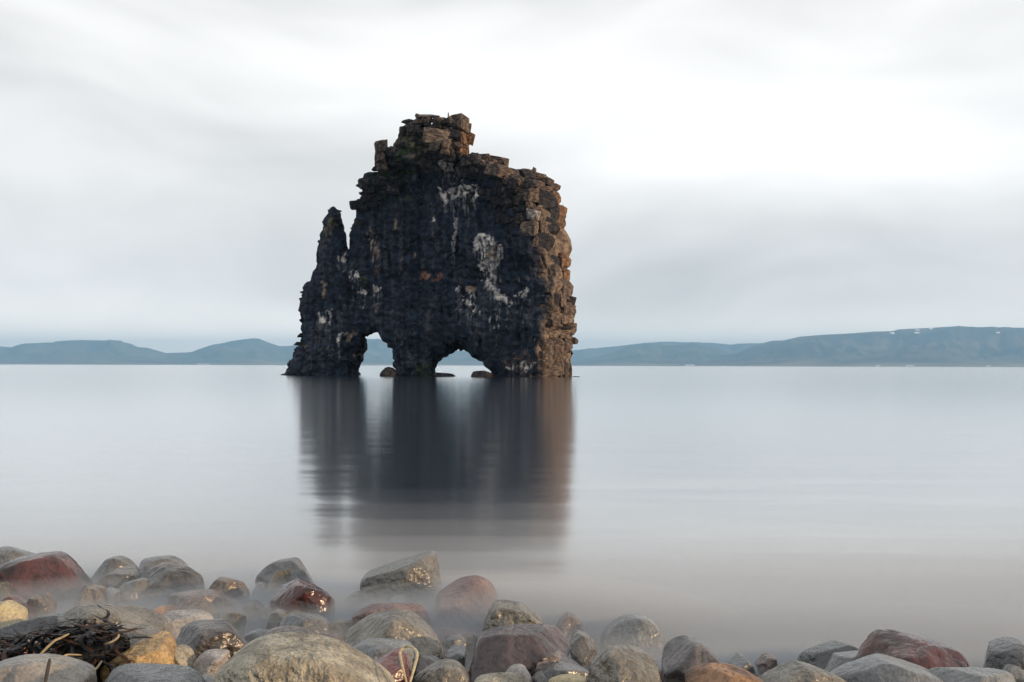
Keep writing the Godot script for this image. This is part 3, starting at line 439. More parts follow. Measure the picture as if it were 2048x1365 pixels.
# ------------------------------------------------------------------ sky, camera, sun
func make_sky() -> ImageTexture:
	const W := 1440
	const HH := 720
	var n1 := noise(FastNoiseLite.TYPE_SIMPLEX_SMOOTH, 1.0, 5, 4)
	var n2 := noise(FastNoiseLite.TYPE_SIMPLEX_SMOOTH, 1.0, 9, 3)
	var im := Image.create_empty(W, HH, false, Image.FORMAT_RGBF)
	for j in HH:
		var el := 90.0 - (j + 0.5) * 180.0 / HH
		var low := el < 0.0
		var ce := cos(deg_to_rad(el))
		for i in W:
			if low:
				im.set_pixel(i, j, Color(0.55, 0.57, 0.58))
				continue
			var az := fposmod((i + 0.5) * 360.0 / W + 180.0, 360.0) - 180.0
			var a := deg_to_rad(az)
			var x := sin(a) * ce
			var z := cos(a) * ce
			# flat layers of cloud: stretched sideways, drifting a little with azimuth
			var w := n2.get_noise_3d(x * 1.3 + 4.0, el * 0.05, z * 1.3)
			var band := n1.get_noise_3d(x * 1.1, (el + w * 5.0) * 0.13, z * 1.1)
			var wisp := n1.get_noise_3d(x * 5.0 + 9.0, (el + w * 5.0) * 0.3, z * 5.0)
			var v := 0.91 + 0.23 * band + 0.12 * wisp
			v += 0.06 * smoothstep(6.0, 17.0, el)
			# the thin bright gap in the cloud and the grey bank below it
			var line := 12.3 - 0.12 * az + w * 3.0
			v += 0.28 * exp(-pow((el - line) / 2.4, 2.0)) * exp(-pow((az - 6.0) / 17.0, 2.0))
			v -= 0.06 * exp(-pow((el - 5.2 + 0.03 * az) / 2.6, 2.0)) * (0.75 + 0.5 * band)
			v += 0.12 * exp(-pow((el - 1.6) / 1.1, 2.0))
			var cool := clampf((0.93 - v) * 1.5, 0.0, 0.3)
			var glow := exp(-pow(el / 2.6, 2.0))          # warm strip of clear light along the horizon
			im.set_pixel(i, j, Color(v * (1.0 - cool * 0.06 + glow * 0.66), v * (0.995 - cool * 0.02 + glow * 0.48), v * (0.985 - cool * 0.01 + glow * 0.3)))
	return ImageTexture.create_from_image(im)

func make_view() -> void:
	var cam := Camera3D.new()
	cam.name = "camera"
	cam.position = Vector3(0, 0.63, 0)
	cam.rotation_degrees = Vector3(1.172, 0, 0.14)
	cam.fov = 31.749
	cam.near = 0.05
	cam.far = 40000.0
	add_child(cam)
	cam.current = true
	var env := Environment.new()
	env.background_mode = Environment.BG_SKY
	env.tonemap_mode = Environment.TONE_MAPPER_LINEAR
	env.tonemap_exposure = 1.0
	env.sdfgi_enabled = true
	env.ssao_enabled = true
	env.ssil_enabled = true
	var sky := Sky.new()
	var sm := PanoramaSkyMaterial.new()
	sm.panorama = make_sky()
	sky.sky_material = sm
	env.sky = sky
	env.fog_enabled = true
	env.fog_density = 0.00011
	env.fog_light_color = Color(0.6, 0.82, 1.0)
	env.volumetric_fog_enabled = true
	env.volumetric_fog_density = 0.0
	var we := WorldEnvironment.new()
	we.name = "world_environment"
	we.environment = env
	add_child(we)
	var sun := DirectionalLight3D.new()
	sun.name = "sun"
	sun.light_color = Color(1.0, 0.85, 0.67)
	sun.light_energy = 1.5
	sun.light_angular_distance = 0.8
	sun.shadow_enabled = true
	add_child(sun)
	sun.look_at_from_position(Vector3.ZERO, -Vector3(0.93, 0.19, 0.31), Vector3.UP)

# ------------------------------------------------------------------ water and beach
func wave(x: float, z: float, n: FastNoiseLite) -> float:
	return 0.0026 * n.get_noise_2d(x * 0.35, z * 1.1) + 0.0004 * n.get_noise_2d(x * 1.8 + 40.0, z * 5.0)

func make_water() -> void:
	var n := noise(FastNoiseLite.TYPE_SIMPLEX_SMOOTH, 0.9, 3, 2)
	var zs: Array[float] = []
	var z := 1.6
	while z < 15000.0:
		zs.append(z)
		z += maxf(0.03, z * 0.012) if z < 60.0 else z * 0.12
	const COLS := 180
	var v := PackedVector3Array()
	var nr := PackedVector3Array()
	var ix := PackedInt32Array()
	for r in zs.size():
		var d := zs[r]
		var calm := clampf(1.0 - d / 60.0, 0.0, 1.0) * lerpf(0.45, 1.0, smoothstep(14.0, 4.0, d))
		for c in COLS + 1:
			var x := (c / float(COLS) - 0.5) * 2.0 * (2.2 + d * 0.75 + maxf(0, d - 60.0) * 0.5)
			if calm > 0.0:
				var e := 0.01 + d * 0.003
				var h := wave(x, d, n)
				v.append(Vector3(x, h * calm, -d))
				nr.append(Vector3((h - wave(x + e, d, n)) * calm / e, 1.0, (wave(x, d + e, n) - h) * calm / e).normalized())
			else:
				v.append(Vector3(x, 0, -d))
				nr.append(Vector3.UP)
	for r in zs.size() - 1:
		for c in COLS:
			var a := r * (COLS + 1) + c
			var b := a + COLS + 1
			ix.append_array([a, b, a + 1, a + 1, b, b + 1])
	var m := StandardMaterial3D.new()
	m.resource_name = "sea_water"
	m.albedo_color = Color(0.008, 0.022, 0.046).linear_to_srgb()
	m.roughness = 0.13
	m.metallic_specular = 0.7
	m.clearcoat_enabled = true
	m.clearcoat = 1.0
	m.clearcoat_roughness = 0.13
	var o := obj("water", raw_mesh(v, ix, nr), m)
	tag(o, "still milky grey sea reaching to the far hills", "water", "", "structure")

func beach_height(x: float, z: float) -> float:
	var d := -z
	return -0.03 + 0.13 * (2.45 - d) if d > 1.0 else 0.1585 + 0.03 * (1.0 - d)

func make_beach() -> void:
	var n := noise(FastNoiseLite.TYPE_SIMPLEX_SMOOTH, 2.5, 8, 3)
	var v := PackedVector3Array()
	var ix := PackedInt32Array()
	const C := 120
	const RR := 120
	for r in RR + 1:
		var z := lerpf(8.0, -7.0, r / float(RR))
		for c in C + 1:
			var x := lerpf(-9.0, 9.0, c / float(C))
			v.append(Vector3(x, maxf(-0.6, beach_height(x, z)) + 0.03 * n.get_noise_2d(x, z) - 0.02, z))
	for r in RR:
		for c in C:
			var a := r * (C + 1) + c
			var b := a + C + 1
			ix.append_array([a, b, a + 1, a + 1, b, b + 1])
	var o := obj("beach", raw_mesh(v, ix, smooth_normals(v, ix)), mats.beach)
	tag(o, "wet stony beach sloping into the water", "beach", "", "structure")

# ------------------------------------------------------------------ far land
func ridge_height(prof: PackedVector2Array, n: FastNoiseLite, far: float, depth: float, x: float, t: float) -> float:
	var k := t if t <= 1.0 else 2.0 - t
	var shape := 0.10 * smoothstep(0.0, 0.3, k) + 0.55 * smoothstep(0.25, 0.8, k) + 0.35 * smoothstep(0.7, 1.0, k)
	var h := maxf(along(prof, x), 0.0) * shape
	if t < 1.0:
		h *= 1.0 + (0.6 * n.get_noise_2d(x * 1.6, t * depth * 0.6) + 0.25 * n.get_noise_2d(x * 5.0, t * depth)) * sin(k * PI)
	return h * (far - depth * (1.0 - t)) / far + (1.0 if t > 0 else -2.0)

func make_ridge(called: String, label: String, key: String, far: float, depth: float, dark: Color, s: int) -> MeshInstance3D:
	var prof := pairs(RIDGES[key])
	var n := noise(FastNoiseLite.TYPE_SIMPLEX_SMOOTH, 0.0011, s, 4)
	var n2 := noise(FastNoiseLite.TYPE_SIMPLEX_SMOOTH, 0.0007, s + 3, 3)
	var x0 := prof[0].x
	var x1 := prof[prof.size() - 1].x
	const C := 320
	const RR := 34
	var v := PackedVector3Array()
	var col := PackedColorArray()
	var ix := PackedInt32Array()
	for r in RR + 1:
		var t := r / float(RR - 2)          # 0 at the shore, 1 on the ridge, past it behind
		for c in C + 1:
			var x := lerpf(x0, x1, c / float(C))
			var k := t if t <= 1.0 else 2.0 - t
			var d := far - depth * (1.0 - t)
			v.append(Vector3(x * d / far, ridge_height(prof, n, far, depth, x, t), -d))
			var f := n2.get_noise_2d(x * 1.5, t * 5200.0)
			var field := clampf((0.34 - k) * 4.0 + f * 0.9, 0, 1)
			var scree := smoothstep(0.1, 0.5, sin(k * 19.0 + f * 5.0))          # bare terraces along the slope
			col.append(dark.lerp(Color(0.14, 0.12, 0.1), scree * 0.55).lerp(Color(0.26, 0.2, 0.12), field * 0.7) * (1.0 + 0.4 * f))
	for r in RR:
		for c in C:
			var a := r * (C + 1) + c
			var b := a + C + 1
			ix.append_array([a, b, a + 1, a + 1, b, b + 1])
	var o := obj(called, raw_mesh(v, ix, smooth_normals(v, ix), col), mats.land)
	tag(o, label, "hill", "", "structure")
	return o

func make_land() -> void:
	make_ridge("hills", "low blue flat-topped hills across the bay", "far_left", 10500.0, 2600.0, Color(0.06, 0.07, 0.06), 1)
	make_ridge("hills", "faint farthest ridge beside the sea stack", "far_right", 11500.0, 2500.0, Color(0.06, 0.07, 0.06), 2)
	make_ridge("hills", "darker rounded spur in front of the far ridge", "spur", 9300.0, 1900.0, Color(0.055, 0.065, 0.055), 3)
	var near := make_ridge("hills", "long plateau ridge with small snow patches", "near_right", 8600.0, 2300.0, Color(0.05, 0.052, 0.055), 4)
	var rng := RandomNumberGenerator.new()
	rng.seed = 5
	for i in range(0, SNOW.size(), 3):
		var v := PackedVector3Array()
		var ix := PackedInt32Array()
		var w := rng.randf_range(15.0, 28.0)
		var h := rng.randf_range(11.0, 20.0)
		v.append(Vector3(0, 0, 6))
		for k in 9:
			var a := k * TAU / 9.0
			var q := rng.randf_range(0.6, 1.1)
			v.append(Vector3(cos(a) * w * q, sin(a) * h * q, 0))
		for k in 9:
			ix.append_array([0, 1 + (k + 1) % 9, 1 + k])
		var o := obj("snow_patch", raw_mesh(v, ix), mats.snow, near)
		# lay it on the slope: walk up the hillside until the line of heights meets it
		var prof := pairs(RIDGES["near_right"])
		var n := noise(FastNoiseLite.TYPE_SIMPLEX_SMOOTH, 0.0011, 4, 4)
		var t := 0.4
		while t < 0.995:
			var d := 8600.0 - 2300.0 * (1.0 - t)
			if ridge_height(prof, n, 8600.0, 2300.0, SNOW[i] * 8.6, t) > 0.63 + (SNOW[i + 1] - 0.63) * d / 1000.0:
				break
			t += 0.004
		var dist := 8600.0 - 2300.0 * (1.0 - t) - 12.0
		o.position = Vector3(SNOW[i] * dist / 1000.0, 0.63 + (SNOW[i + 1] - 0.63) * dist / 1000.0, -dist)
		o.rotation.x = -1.0
	var kinds := ["white farmhouse on the far shore below the rounded spur", "white farm shed on the far shore under the plateau ridge", "white farmhouse on the far shore under the flat-topped hills"]
	for i in range(0, FARMS.size(), 3):
		var left: bool = FARMS[i] < 0
		var k := i / 3
		var root := Node3D.new()
		root.name = numbered("farmhouse")
		add_child(root)
		root.position = Vector3(FARMS[i], 1.0, FARMS[i + 2])
		tag(root, kinds[2 if left else (0 if k < 2 else 1)], "farmhouse", ["farm buildings below the spur", "farm buildings under the plateau", "farm buildings under the flat hills"][2 if left else (0 if k < 2 else 1)])
		var w := rng.randf_range(14.0, 26.0)
		var b := BoxMesh.new()
		b.size = Vector3(w, 5.0, 10.0)
		var wall := obj("wall", b, mats.farm_wall, root)
		wall.position.y = 2.5
		var p := PrismMesh.new()
		p.size = Vector3(11.0, 3.5, w + 1.0)
		var roof := obj("roof", p, mats.farm_roof, root)
		roof.position.y = 6.75
		roof.rotation.y = PI / 2

# ------------------------------------------------------------------ the sea stack
const STACK_Z := -68.6
const CELL := 0.085
var edge_line: PackedVector2Array
var n_block: FastNoiseLite
var n_block_id: FastNoiseLite
var n_chip: FastNoiseLite
var n_fine: FastNoiseLite
var n_broad: FastNoiseLite

# depth of the front (x) and back (y) face at a place on the stack, d metres inside its outline
func faces(x: float, y: float, d: float) -> Vector2:
	var xe := along(edge_line, y)
	var thick := lerpf(5.4, 3.0, clampf(y / 15.0, 0, 1))
	var ze := STACK_Z + 2.6
	var pa := 0.5 * (x - xe)
	var pb := -1.9 * (x - xe)
	var mixed := clampf(0.5 + 0.5 * (pb - pa) / 0.9, 0.0, 1.0)
	var front := ze + lerpf(pb, pa, mixed) - 0.9 * mixed * (1.0 - mixed)      # the corner between wall and end is worn round
	var back := ze - 0.5 * (xe - x) - thick if x < xe else ze - thick - 0.3 * (x - xe)
	var in_ := clampf(1.0 - d / 1.1, 0.0, 1.0)
	in_ *= in_
	front -= 0.8 * in_ * (1.0 if x < xe else 0.2)
	back += 0.8 * in_
	if back > front - 0.6:
		var mid := (front + back) * 0.5
		front = mid + 0.3
		back = mid - 0.3
	return Vector2(front, back)

func rough(p: Vector3, top: float, right: float) -> float:
	# bedded, jointed rock: whole blocks stand in or out, joints are cut back, faces are chipped
	var q := Vector3(p.x + p.y * 0.12, p.y * 1.5 - p.x * 0.15, p.z)
	var big := maxf(top, right)
	var a := 0.1 + n_block_id.get_noise_3dv(q) * lerpf(0.09, 0.2, big)
	var joint := n_block.get_noise_3dv(q)                       # -1 in a joint
	a += maxf(0.0, -joint - 0.72) * lerpf(0.3, 0.9, big)
	a += n_chip.get_noise_3dv(Vector3(p.x - p.y * 0.35, p.y * 2.0 + p.x * 0.5, p.z)) * lerpf(0.16, 0.06, big)
	a += n_fine.get_noise_3dv(p * Vector3(1.0, 1.3, 1.0)) * 0.15
	# upright ribs and fissures, and a few long ledges
	var rib := n_fine.get_noise_3d(p.x * 0.55 + 0.06 * p.y, p.y * 0.09, p.z * 0.55 + 20.0)
	a += (absf(rib) * 0.8 - 0.16) * lerpf(0.55, 0.2, big)
	var ledge := n_fine.get_noise_3d(p.x * 0.1, p.y * 0.5 + p.x * 0.06, 60.0 + p.z * 0.1)
	a += ledge * 0.16
	a += n_broad.get_noise_3dv(p) * 0.4
	if p.x < -10.0 and p.y > 4.5:
		a *= 0.6
	return a

func outline_distance(poly: PackedVector2Array, nx: int, ny: int, x0: float, y0: float) -> PackedFloat32Array:
	# signed distance to the outline, kept within 1.6 m; negative inside
	var out := PackedFloat32Array()
	out.resize(nx * ny)
	var m := poly.size()
	for j in ny:
		var y := y0 + j * CELL
		var near: Array[int] = []
		var cuts: Array[float] = []
		for k in m:
			var a := poly[k]
			var b := poly[(k + 1) % m]
			if minf(a.y, b.y) < y + 1.6 and maxf(a.y, b.y) > y - 1.6:
				near.append(k)
			if (a.y > y) != (b.y > y):
				cuts.append(a.x + (y - a.y) / (b.y - a.y) * (b.x - a.x))
		cuts.sort()
		for i in nx:
			var p := Vector2(x0 + i * CELL, y)
			var best := 2.56
			for k in near:
				var a := poly[k]
				var b := poly[(k + 1) % m]
				if minf(a.x, b.x) > p.x + 1.6 or maxf(a.x, b.x) < p.x - 1.6:
					continue
				best = minf(best, Geometry2D.get_closest_point_to_segment(p, a, b).distance_squared_to(p))
			var inside := false
			for c in cuts:
				if c < p.x:
					inside = not inside
				else:
					break
			out[j * nx + i] = -sqrt(best) if inside else sqrt(best)
	return out

func make_stack() -> void:
	edge_line = pairs(EDGE)
	var poly := pairs(OUTLINE)
	n_block = noise(FastNoiseLite.TYPE_CELLULAR, 0.95, 71)
	n_block.cellular_return_type = FastNoiseLite.RETURN_DISTANCE2_SUB
	n_block.cellular_distance_function = FastNoiseLite.DISTANCE_EUCLIDEAN
	n_block_id = noise(FastNoiseLite.TYPE_CELLULAR, 0.95, 71)
	n_block_id.cellular_return_type = FastNoiseLite.RETURN_CELL_VALUE
	n_chip = noise(FastNoiseLite.TYPE_CELLULAR, 1.5, 73)
	n_chip.cellular_return_type = FastNoiseLite.RETURN_DISTANCE
	n_fine = noise(FastNoiseLite.TYPE_SIMPLEX, 1.9, 74, 2)
	n_broad = noise(FastNoiseLite.TYPE_SIMPLEX_SMOOTH, 0.28, 75, 2)
	var x0 := -15.4
	var y0 := -0.7
	var z0 := STACK_Z - 11.5
	var nx := int(20.6 / CELL)
	var ny := int(17.3 / CELL)
	var nz := int(15.0 / CELL)
	var sd := outline_distance(poly, nx, ny, x0, y0)
	var field := PackedFloat32Array()
	field.resize(nx * ny * nz)
	field.fill(1.0)
	var live := PackedInt32Array()
	var sx := nz
	var sy := nz * nx
	for j in ny:
		var y := y0 + j * CELL
		var xe := along(edge_line, y)
		for i in nx:
			var s := sd[j * nx + i]
			if s > 0.75:
				continue
			var x := x0 + i * CELL
			var fb := faces(x, y, maxf(-s, 0.0))
			var top := smoothstep(10.2, 11.6, y + 0.25 * (x + 6.0)) if x > -9.5 else 0.0
			var right := smoothstep(-0.3, 0.3, x - xe)
			var k0 := clampi(int((fb.y - 0.8 - z0) / CELL), 1, nz - 2)
			var k1 := clampi(int((fb.x + 0.8 - z0) / CELL), 1, nz - 2)
			var base := j * sy + i * sx
			for k in range(k0, k1 + 1):
				var z := z0 + k * CELL
				var f := maxf(maxf(z - fb.x, fb.y - z), s)
				if f < -0.75:
					field[base + k] = -1.0
					continue
				if z < fb.y + 1.2 and s < -0.8:
					field[base + k] = f                  # the hidden back stays plain
				else:
					var e := rough(Vector3(x, y, z), top, right)
					field[base + k] = f + (maxf(e, -0.1) if s > 0.0 else e)
				live.append(base + k)
	# surface nets over the cells near the surface
	var at_cell := {}
	var v := PackedVector3Array()
	var ix := PackedInt32Array()
	var corner := [0, 1, sx, sx + 1, sy, sy + 1, sy + sx, sy + sx + 1]
	for c in live:
		var m := 0
		var lo := 0
		var f: Array[float] = [0, 0, 0, 0, 0, 0, 0, 0]
		for q in 8:
			f[q] = field[c + corner[q]]
			if f[q] < 0.0:
				lo += 1
		if lo == 0 or lo == 8:
			continue
		var sum := Vector3.ZERO
		for q in 8:
			for bit in [1, 2, 4]:
				if q & bit:
					continue
				var r: int = q | bit
				if (f[q] < 0.0) != (f[r] < 0.0):
					var t := f[q] / (f[q] - f[r])
					var p := Vector3((q >> 1) & 1, (q >> 2) & 1, q & 1)
					var d := Vector3(1 if bit == 2 else 0, 1 if bit == 4 else 0, 1 if bit == 1 else 0)
					sum += p + d * t
					m += 1
		var g := sum / m
		var j := c / sy
		var i := (c - j * sy) / sx
		var k := c - j * sy - i * sx
		at_cell[c] = v.size()
		v.append(Vector3(x0 + (i + g.x) * CELL, y0 + (j + g.y) * CELL, z0 + (k + g.z) * CELL))
	for c in at_cell:
		for axis in 3:
			var step: int = [sx, sy, 1][axis]
			var u: int = [sy, 1, sx][axis]
			var w: int = [1, sx, sy][axis]
			var a := field[c] < 0.0
			if a == (field[c + step] < 0.0):
				continue
			var p0 = at_cell.get(c)
			var p1 = at_cell.get(c - u)
			var p2 = at_cell.get(c - u - w)
			var p3 = at_cell.get(c - w)
			if p1 == null or p2 == null or p3 == null:
				continue
			if a:
				ix.append_array([p0, p2, p1, p0, p3, p2])
			else:
				ix.append_array([p0, p1, p2, p0, p2, p3])
	var root := Node3D.new()
	root.name = numbered("sea_stack")
	add_child(root)
	root.position = Vector3(-5.0, 0.0, STACK_Z)
	tag(root, "dark basalt sea stack with two arches and a spire, streaked white", "sea stack")
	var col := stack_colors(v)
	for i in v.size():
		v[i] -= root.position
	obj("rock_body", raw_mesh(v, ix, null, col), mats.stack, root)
	make_blocks(root, poly)

func stack_colors(v: PackedVector3Array) -> PackedColorArray:
	var wob := noise(FastNoiseLite.TYPE_SIMPLEX, 1.1, 81, 2)
	var fleck := noise(FastNoiseLite.TYPE_SIMPLEX, 1.0, 82, 2)
	var big := noise(FastNoiseLite.TYPE_SIMPLEX_SMOOTH, 0.35, 83, 3)
	var polys := []
	for p in PATCHES:
		var pp := pairs(p[2])
		var r := Rect2(pp[0], Vector2.ZERO)
		for q in pp:
			r = r.expand(q)
		polys.append([p[0], p[1], pp, Rect2(r.position - Vector2(0.1, 1.2), r.size + Vector2(0.2, 1.3))])
	var paint := {"white": Color(0.82, 0.8, 0.75), "tan": Color(0.33, 0.26, 0.2), "rust": Color(0.3, 0.16, 0.1), "brown": Color(0.13, 0.1, 0.09), "moss": Color(0.045, 0.075, 0.025), "ochre": Color(0.15, 0.13, 0.07), "orange": Color(0.32, 0.175, 0.085), "rock": Color(0.04, 0.042, 0.05)}
	var out := PackedColorArray()
	out.resize(v.size())
	for i in v.size():
		var p := v[i]
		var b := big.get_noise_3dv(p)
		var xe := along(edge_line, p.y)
		var sunlit_weathering := smoothstep(-0.35, 0.25, p.x - xe + b * 0.9)
		sunlit_weathering = maxf(sunlit_weathering, 0.8 * smoothstep(11.6, 13.4, p.y + 0.3 * (p.x + 6.0) + b * 2.0))
		var c := Color(0.03, 0.043, 0.07).lerp(Color(0.19, 0.145, 0.112), sunlit_weathering * 0.9)  # shade is painted into the blue-dark wall, sunlight into the weathered brown
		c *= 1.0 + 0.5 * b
		# old rain and lime streaks down the wall
		var run := fleck.get_noise_3d(p.x * 1.5, p.y * 0.16, p.z * 1.5) + 0.35 * b
		if run > 0.22:
			c = c.lerp(Color(0.13, 0.13, 0.14), clampf((run - 0.22) * 1.8, 0.0, 0.35))
		var j := Vector2(p.x + 0.22 * wob.get_noise_3dv(p), p.y + 0.3 * wob.get_noise_3d(p.x + 30.0, p.y, p.z))
		for q in polys:
			if not q[3].has_point(j):
				continue
			if Geometry2D.is_point_in_polygon(j, q[2]):
				# droppings run down: the flecks are long and upright
				var t := fleck.get_noise_3d(p.x * 3.2, p.y * (0.9 if q[0] in ["white", "tan"] else 2.4), p.z * 3.2) * 0.9 + 0.5
				if t < q[1]:
					c = c.lerp(paint[q[0]], clampf((q[1] - t) * 2.6 + 0.3, 0.0, 1.0))
			elif q[0] == "white":
				# thin runs below the patch
				var drop := 0.35 + 1.3 * fleck.get_noise_2d(p.x * 4.0 + p.z, 7.0)
				if drop > 0.0 and Geometry2D.is_point_in_polygon(j + Vector2(0, drop), q[2]):
					c = c.lerp(paint.white, 0.3 * q[1])
		out[i] = c
	return out

# a block of rock: a box with corners and edges broken off along random planes, flat faces
func chipped_block(rng: RandomNumberGenerator, cuts: int, least: float) -> ArrayMesh:
	var polys: Array = []
	var h := 0.5
	var c := []
	for k in 8:
		c.append(Vector3(h if k & 1 else -h, h if k & 2 else -h, h if k & 4 else -h) + Vector3(rng.randf_range(-0.07, 0.07), rng.randf_range(-0.07, 0.07), rng.randf_range(-0.07, 0.07)))
	var planes: Array[Plane] = []
	for d in [Vector3.RIGHT, Vector3.LEFT, Vector3.UP, Vector3.DOWN, Vector3.BACK, Vector3.FORWARD]:
		var n := Vector3(d + Vector3(rng.randf_range(-0.14, 0.14), rng.randf_range(-0.14, 0.14), rng.randf_range(-0.14, 0.14))).normalized()
		planes.append(Plane(n, rng.randf_range(0.43, 0.54)))
	for k in cuts:
		var n := Vector3([-1, 1][rng.randi() % 2] * rng.randf_range(0.2, 1), [-1, 1][rng.randi() % 2] * rng.randf_range(0.2, 1), [-1, 1, 1][rng.randi() % 3] * rng.randf_range(0.0, 1)).normalized()
		planes.append(Plane(n, rng.randf_range(least, least + 0.16)))
	var v := PackedVector3Array()
	var ix := PackedInt32Array()
	for a in planes.size():
		# start from a large square on the plane and clip it by all the others
		var n := planes[a].normal
		var s := n.cross(Vector3.UP if absf(n.y) < 0.9 else Vector3.RIGHT).normalized()
		var t := n.cross(s)
		var o := n * planes[a].d
		var poly: Array[Vector3] = [o + (s + t) * 3, o + (t - s) * 3, o - (s + t) * 3, o + (s - t) * 3]
		for b in planes.size():
			if b == a:
				continue
			var kept: Array[Vector3] = []
			for k in poly.size():
				var p := poly[k]
				var q := poly[(k + 1) % poly.size()]
				var dp := planes[b].distance_to(p)
				var dq := planes[b].distance_to(q)
				if dp <= 0:
					kept.append(p)
				if (dp < 0 and dq > 0) or (dp > 0 and dq < 0):
					kept.append(p.lerp(q, dp / (dp - dq)))
			poly = kept
			if poly.size() < 3:
				break
		if poly.size() < 3:
			continue
		var first := v.size()
		for p in poly:
			v.append(p)
		var flip := (poly[1] - poly[0]).cross(poly[2] - poly[0]).dot(n) > 0
		for k in range(1, poly.size() - 1):
			if flip:
				ix.append_array([first, first + k + 1, first + k])
			else:
				ix.append_array([first, first + k, first + k + 1])
	return raw_mesh(v, ix)

func make_blocks(root: Node3D, poly: PackedVector2Array) -> void:
	var rng := RandomNumberGenerator.new()
	rng.seed = 77
	var shapes: Array[ArrayMesh] = []
	for k in 16:
		shapes.append(chipped_block(rng, 5 + k % 5, 0.42))
	var slabs: Array[ArrayMesh] = []
	for k in 12:
		slabs.append(chipped_block(rng, 3 + k % 3, 0.5))
	var put := func(x: float, y: float, w: float, h: float, d: float, paint: String, out_by: float, tilt: float, turn: float):
		var o := obj("block", slabs[rng.randi() % 12] if w * h > 0.3 else shapes[rng.randi() % 16], mats["block_" + paint], root)
		var f := faces(x, y, 0.8)
		o.basis = Basis.from_euler(Vector3(deg_to_rad(rng.randf_range(-8, 8)), turn, deg_to_rad(tilt))) * Basis.from_scale(Vector3(w, h, d))
		o.position = Vector3(x, y, f.x) + Vector3(sin(turn), 0, cos(turn)) * (out_by - d * 0.5) - root.position
	for b in BLOCKS:
		var w: float = b[2]
		var h: float = b[3]
		var end: bool = b[0] > along(edge_line, b[1]) + 0.1 and b[1] < 12.2     # lies on the end face, turned to the sun
		var d := clampf((w + h) * 0.6, 0.5, 1.6)
		if end:
			put.call(b[0] - 0.1, b[1], w * 1.8, h * 1.25, 0.8, b[4], 0.1 + 0.08 * minf(w, h), float(b[6]) * 0.5, 0.95 + rng.randf_range(-0.2, 0.2))
		else:
			put.call(b[0], b[1], w * 1.12, h * 1.12, d, b[4], 0.1 + 0.18 * minf(w, h) + (0.35 if b[5] > 1.05 else 0.0), float(b[6]), rng.randf_range(-0.45, 0.25))
	# bedded blocks scattered over the upper wall, and thin plates that stick out of the shaded side
	var placed := 0
	var tries := 0
	while placed < 110 and tries < 4000:
		tries += 1
		var p := Vector2(rng.randf_range(-10.6, 1.5), rng.randf_range(8.3, 14.2))
		if not Geometry2D.is_point_in_polygon(p, poly) or not Geometry2D.is_point_in_polygon(p + Vector2(0, -0.5), poly):
			continue
		var over := p + Vector2(0, 2.1 + 0.12 * (p.x + 10.0))
		if Geometry2D.is_point_in_polygon(over, poly):
			continue
		var w := rng.randf_range(0.35, 0.8)
		put.call(p.x, p.y, w, w * rng.randf_range(0.4, 0.8), rng.randf_range(0.4, 0.8), ["dark", "dark", "dark", "grey"][rng.randi() % 4], rng.randf_range(0.0, 0.2), rng.randf_range(-16, 8), rng.randf_range(-0.5, 0.3))
		placed += 1
	placed = 0
	for k in poly.size():
		var a := poly[k]
		var b := poly[(k + 1) % poly.size()]
		if a.y < 0.2 or b.y < 0.2 or a.x > -4.0 or (a.y > 12.6 and a.x > -9.5) or (b.y > a.y + 0.02 and a.y > 3.0):
			continue
		var n := maxi(1, int(a.distance_to(b) / 0.5))
		for q in n:
			var p := a.lerp(b, (q + 0.5) / n)
			var nrm := (b - a).orthogonal().normalized()
			if Geometry2D.is_point_in_polygon(p + nrm * 0.2, poly):
				nrm = -nrm
			var w := rng.randf_range(0.35, 0.75)
			var f := faces(p.x - nrm.x * 0.3, p.y, 0.3)
			var o := obj("plate" if p.y > 2.5 else "block", shapes[rng.randi() % 16], mats["block_dark"], root)
			o.basis = Basis.from_euler(Vector3(0, rng.randf_range(-0.5, 0.5), rng.randf_range(-0.25, 0.25))) * Basis.from_scale(Vector3(w, rng.randf_range(0.14, 0.34), rng.randf_range(0.5, 1.1)))
			o.position = Vector3(p.x - nrm.x * (w * 0.5 - 0.02), p.y - nrm.y * 0.12, lerpf(f.x, f.y, rng.randf_range(0.2, 0.6))) - root.position
			placed += 1

# ------------------------------------------------------------------ stones
var ico := {}

func ball(sub: int) -> Array:
	if ico.has(sub):
		return ico[sub]
	var t := (1.0 + sqrt(5.0)) / 2.0
	var v := PackedVector3Array()
	for p in [[-1, t, 0], [1, t, 0], [-1, -t, 0], [1, -t, 0], [0, -1, t], [0, 1, t], [0, -1, -t], [0, 1, -t], [t, 0, -1], [t, 0, 1], [-t, 0, -1], [-t, 0, 1]]:
		v.append(Vector3(p[0], p[1], p[2]).normalized())
	var ix := PackedInt32Array([0, 5, 11, 0, 1, 5, 0, 7, 1, 0, 10, 7, 0, 11, 10, 1, 9, 5, 5, 4, 11, 11, 2, 10, 10, 6, 7, 7, 8, 1, 3, 4, 9, 3, 2, 4, 3, 6, 2, 3, 8, 6, 3, 9, 8, 4, 5, 9, 2, 11, 4, 6, 10, 2, 8, 7, 6, 9, 1, 8])
	for s in sub:
		var mid := {}
		var next := PackedInt32Array()
		for k in range(0, ix.size(), 3):
			var e := []
			for q in 3:
				var a := ix[k + q]
				var b := ix[k + (q + 1) % 3]
				var key := mini(a, b) * 1000000 + maxi(a, b)
				if not mid.has(key):
					mid[key] = v.size()
					v.append((v[a] + v[b]).normalized())
				e.append(mid[key])
			next.append_array([ix[k], e[0], e[2], ix[k + 1], e[1], e[0], ix[k + 2], e[2], e[1], e[0], e[1], e[2]])
		ix = next
	ico[sub] = [v, ix]
	return ico[sub]

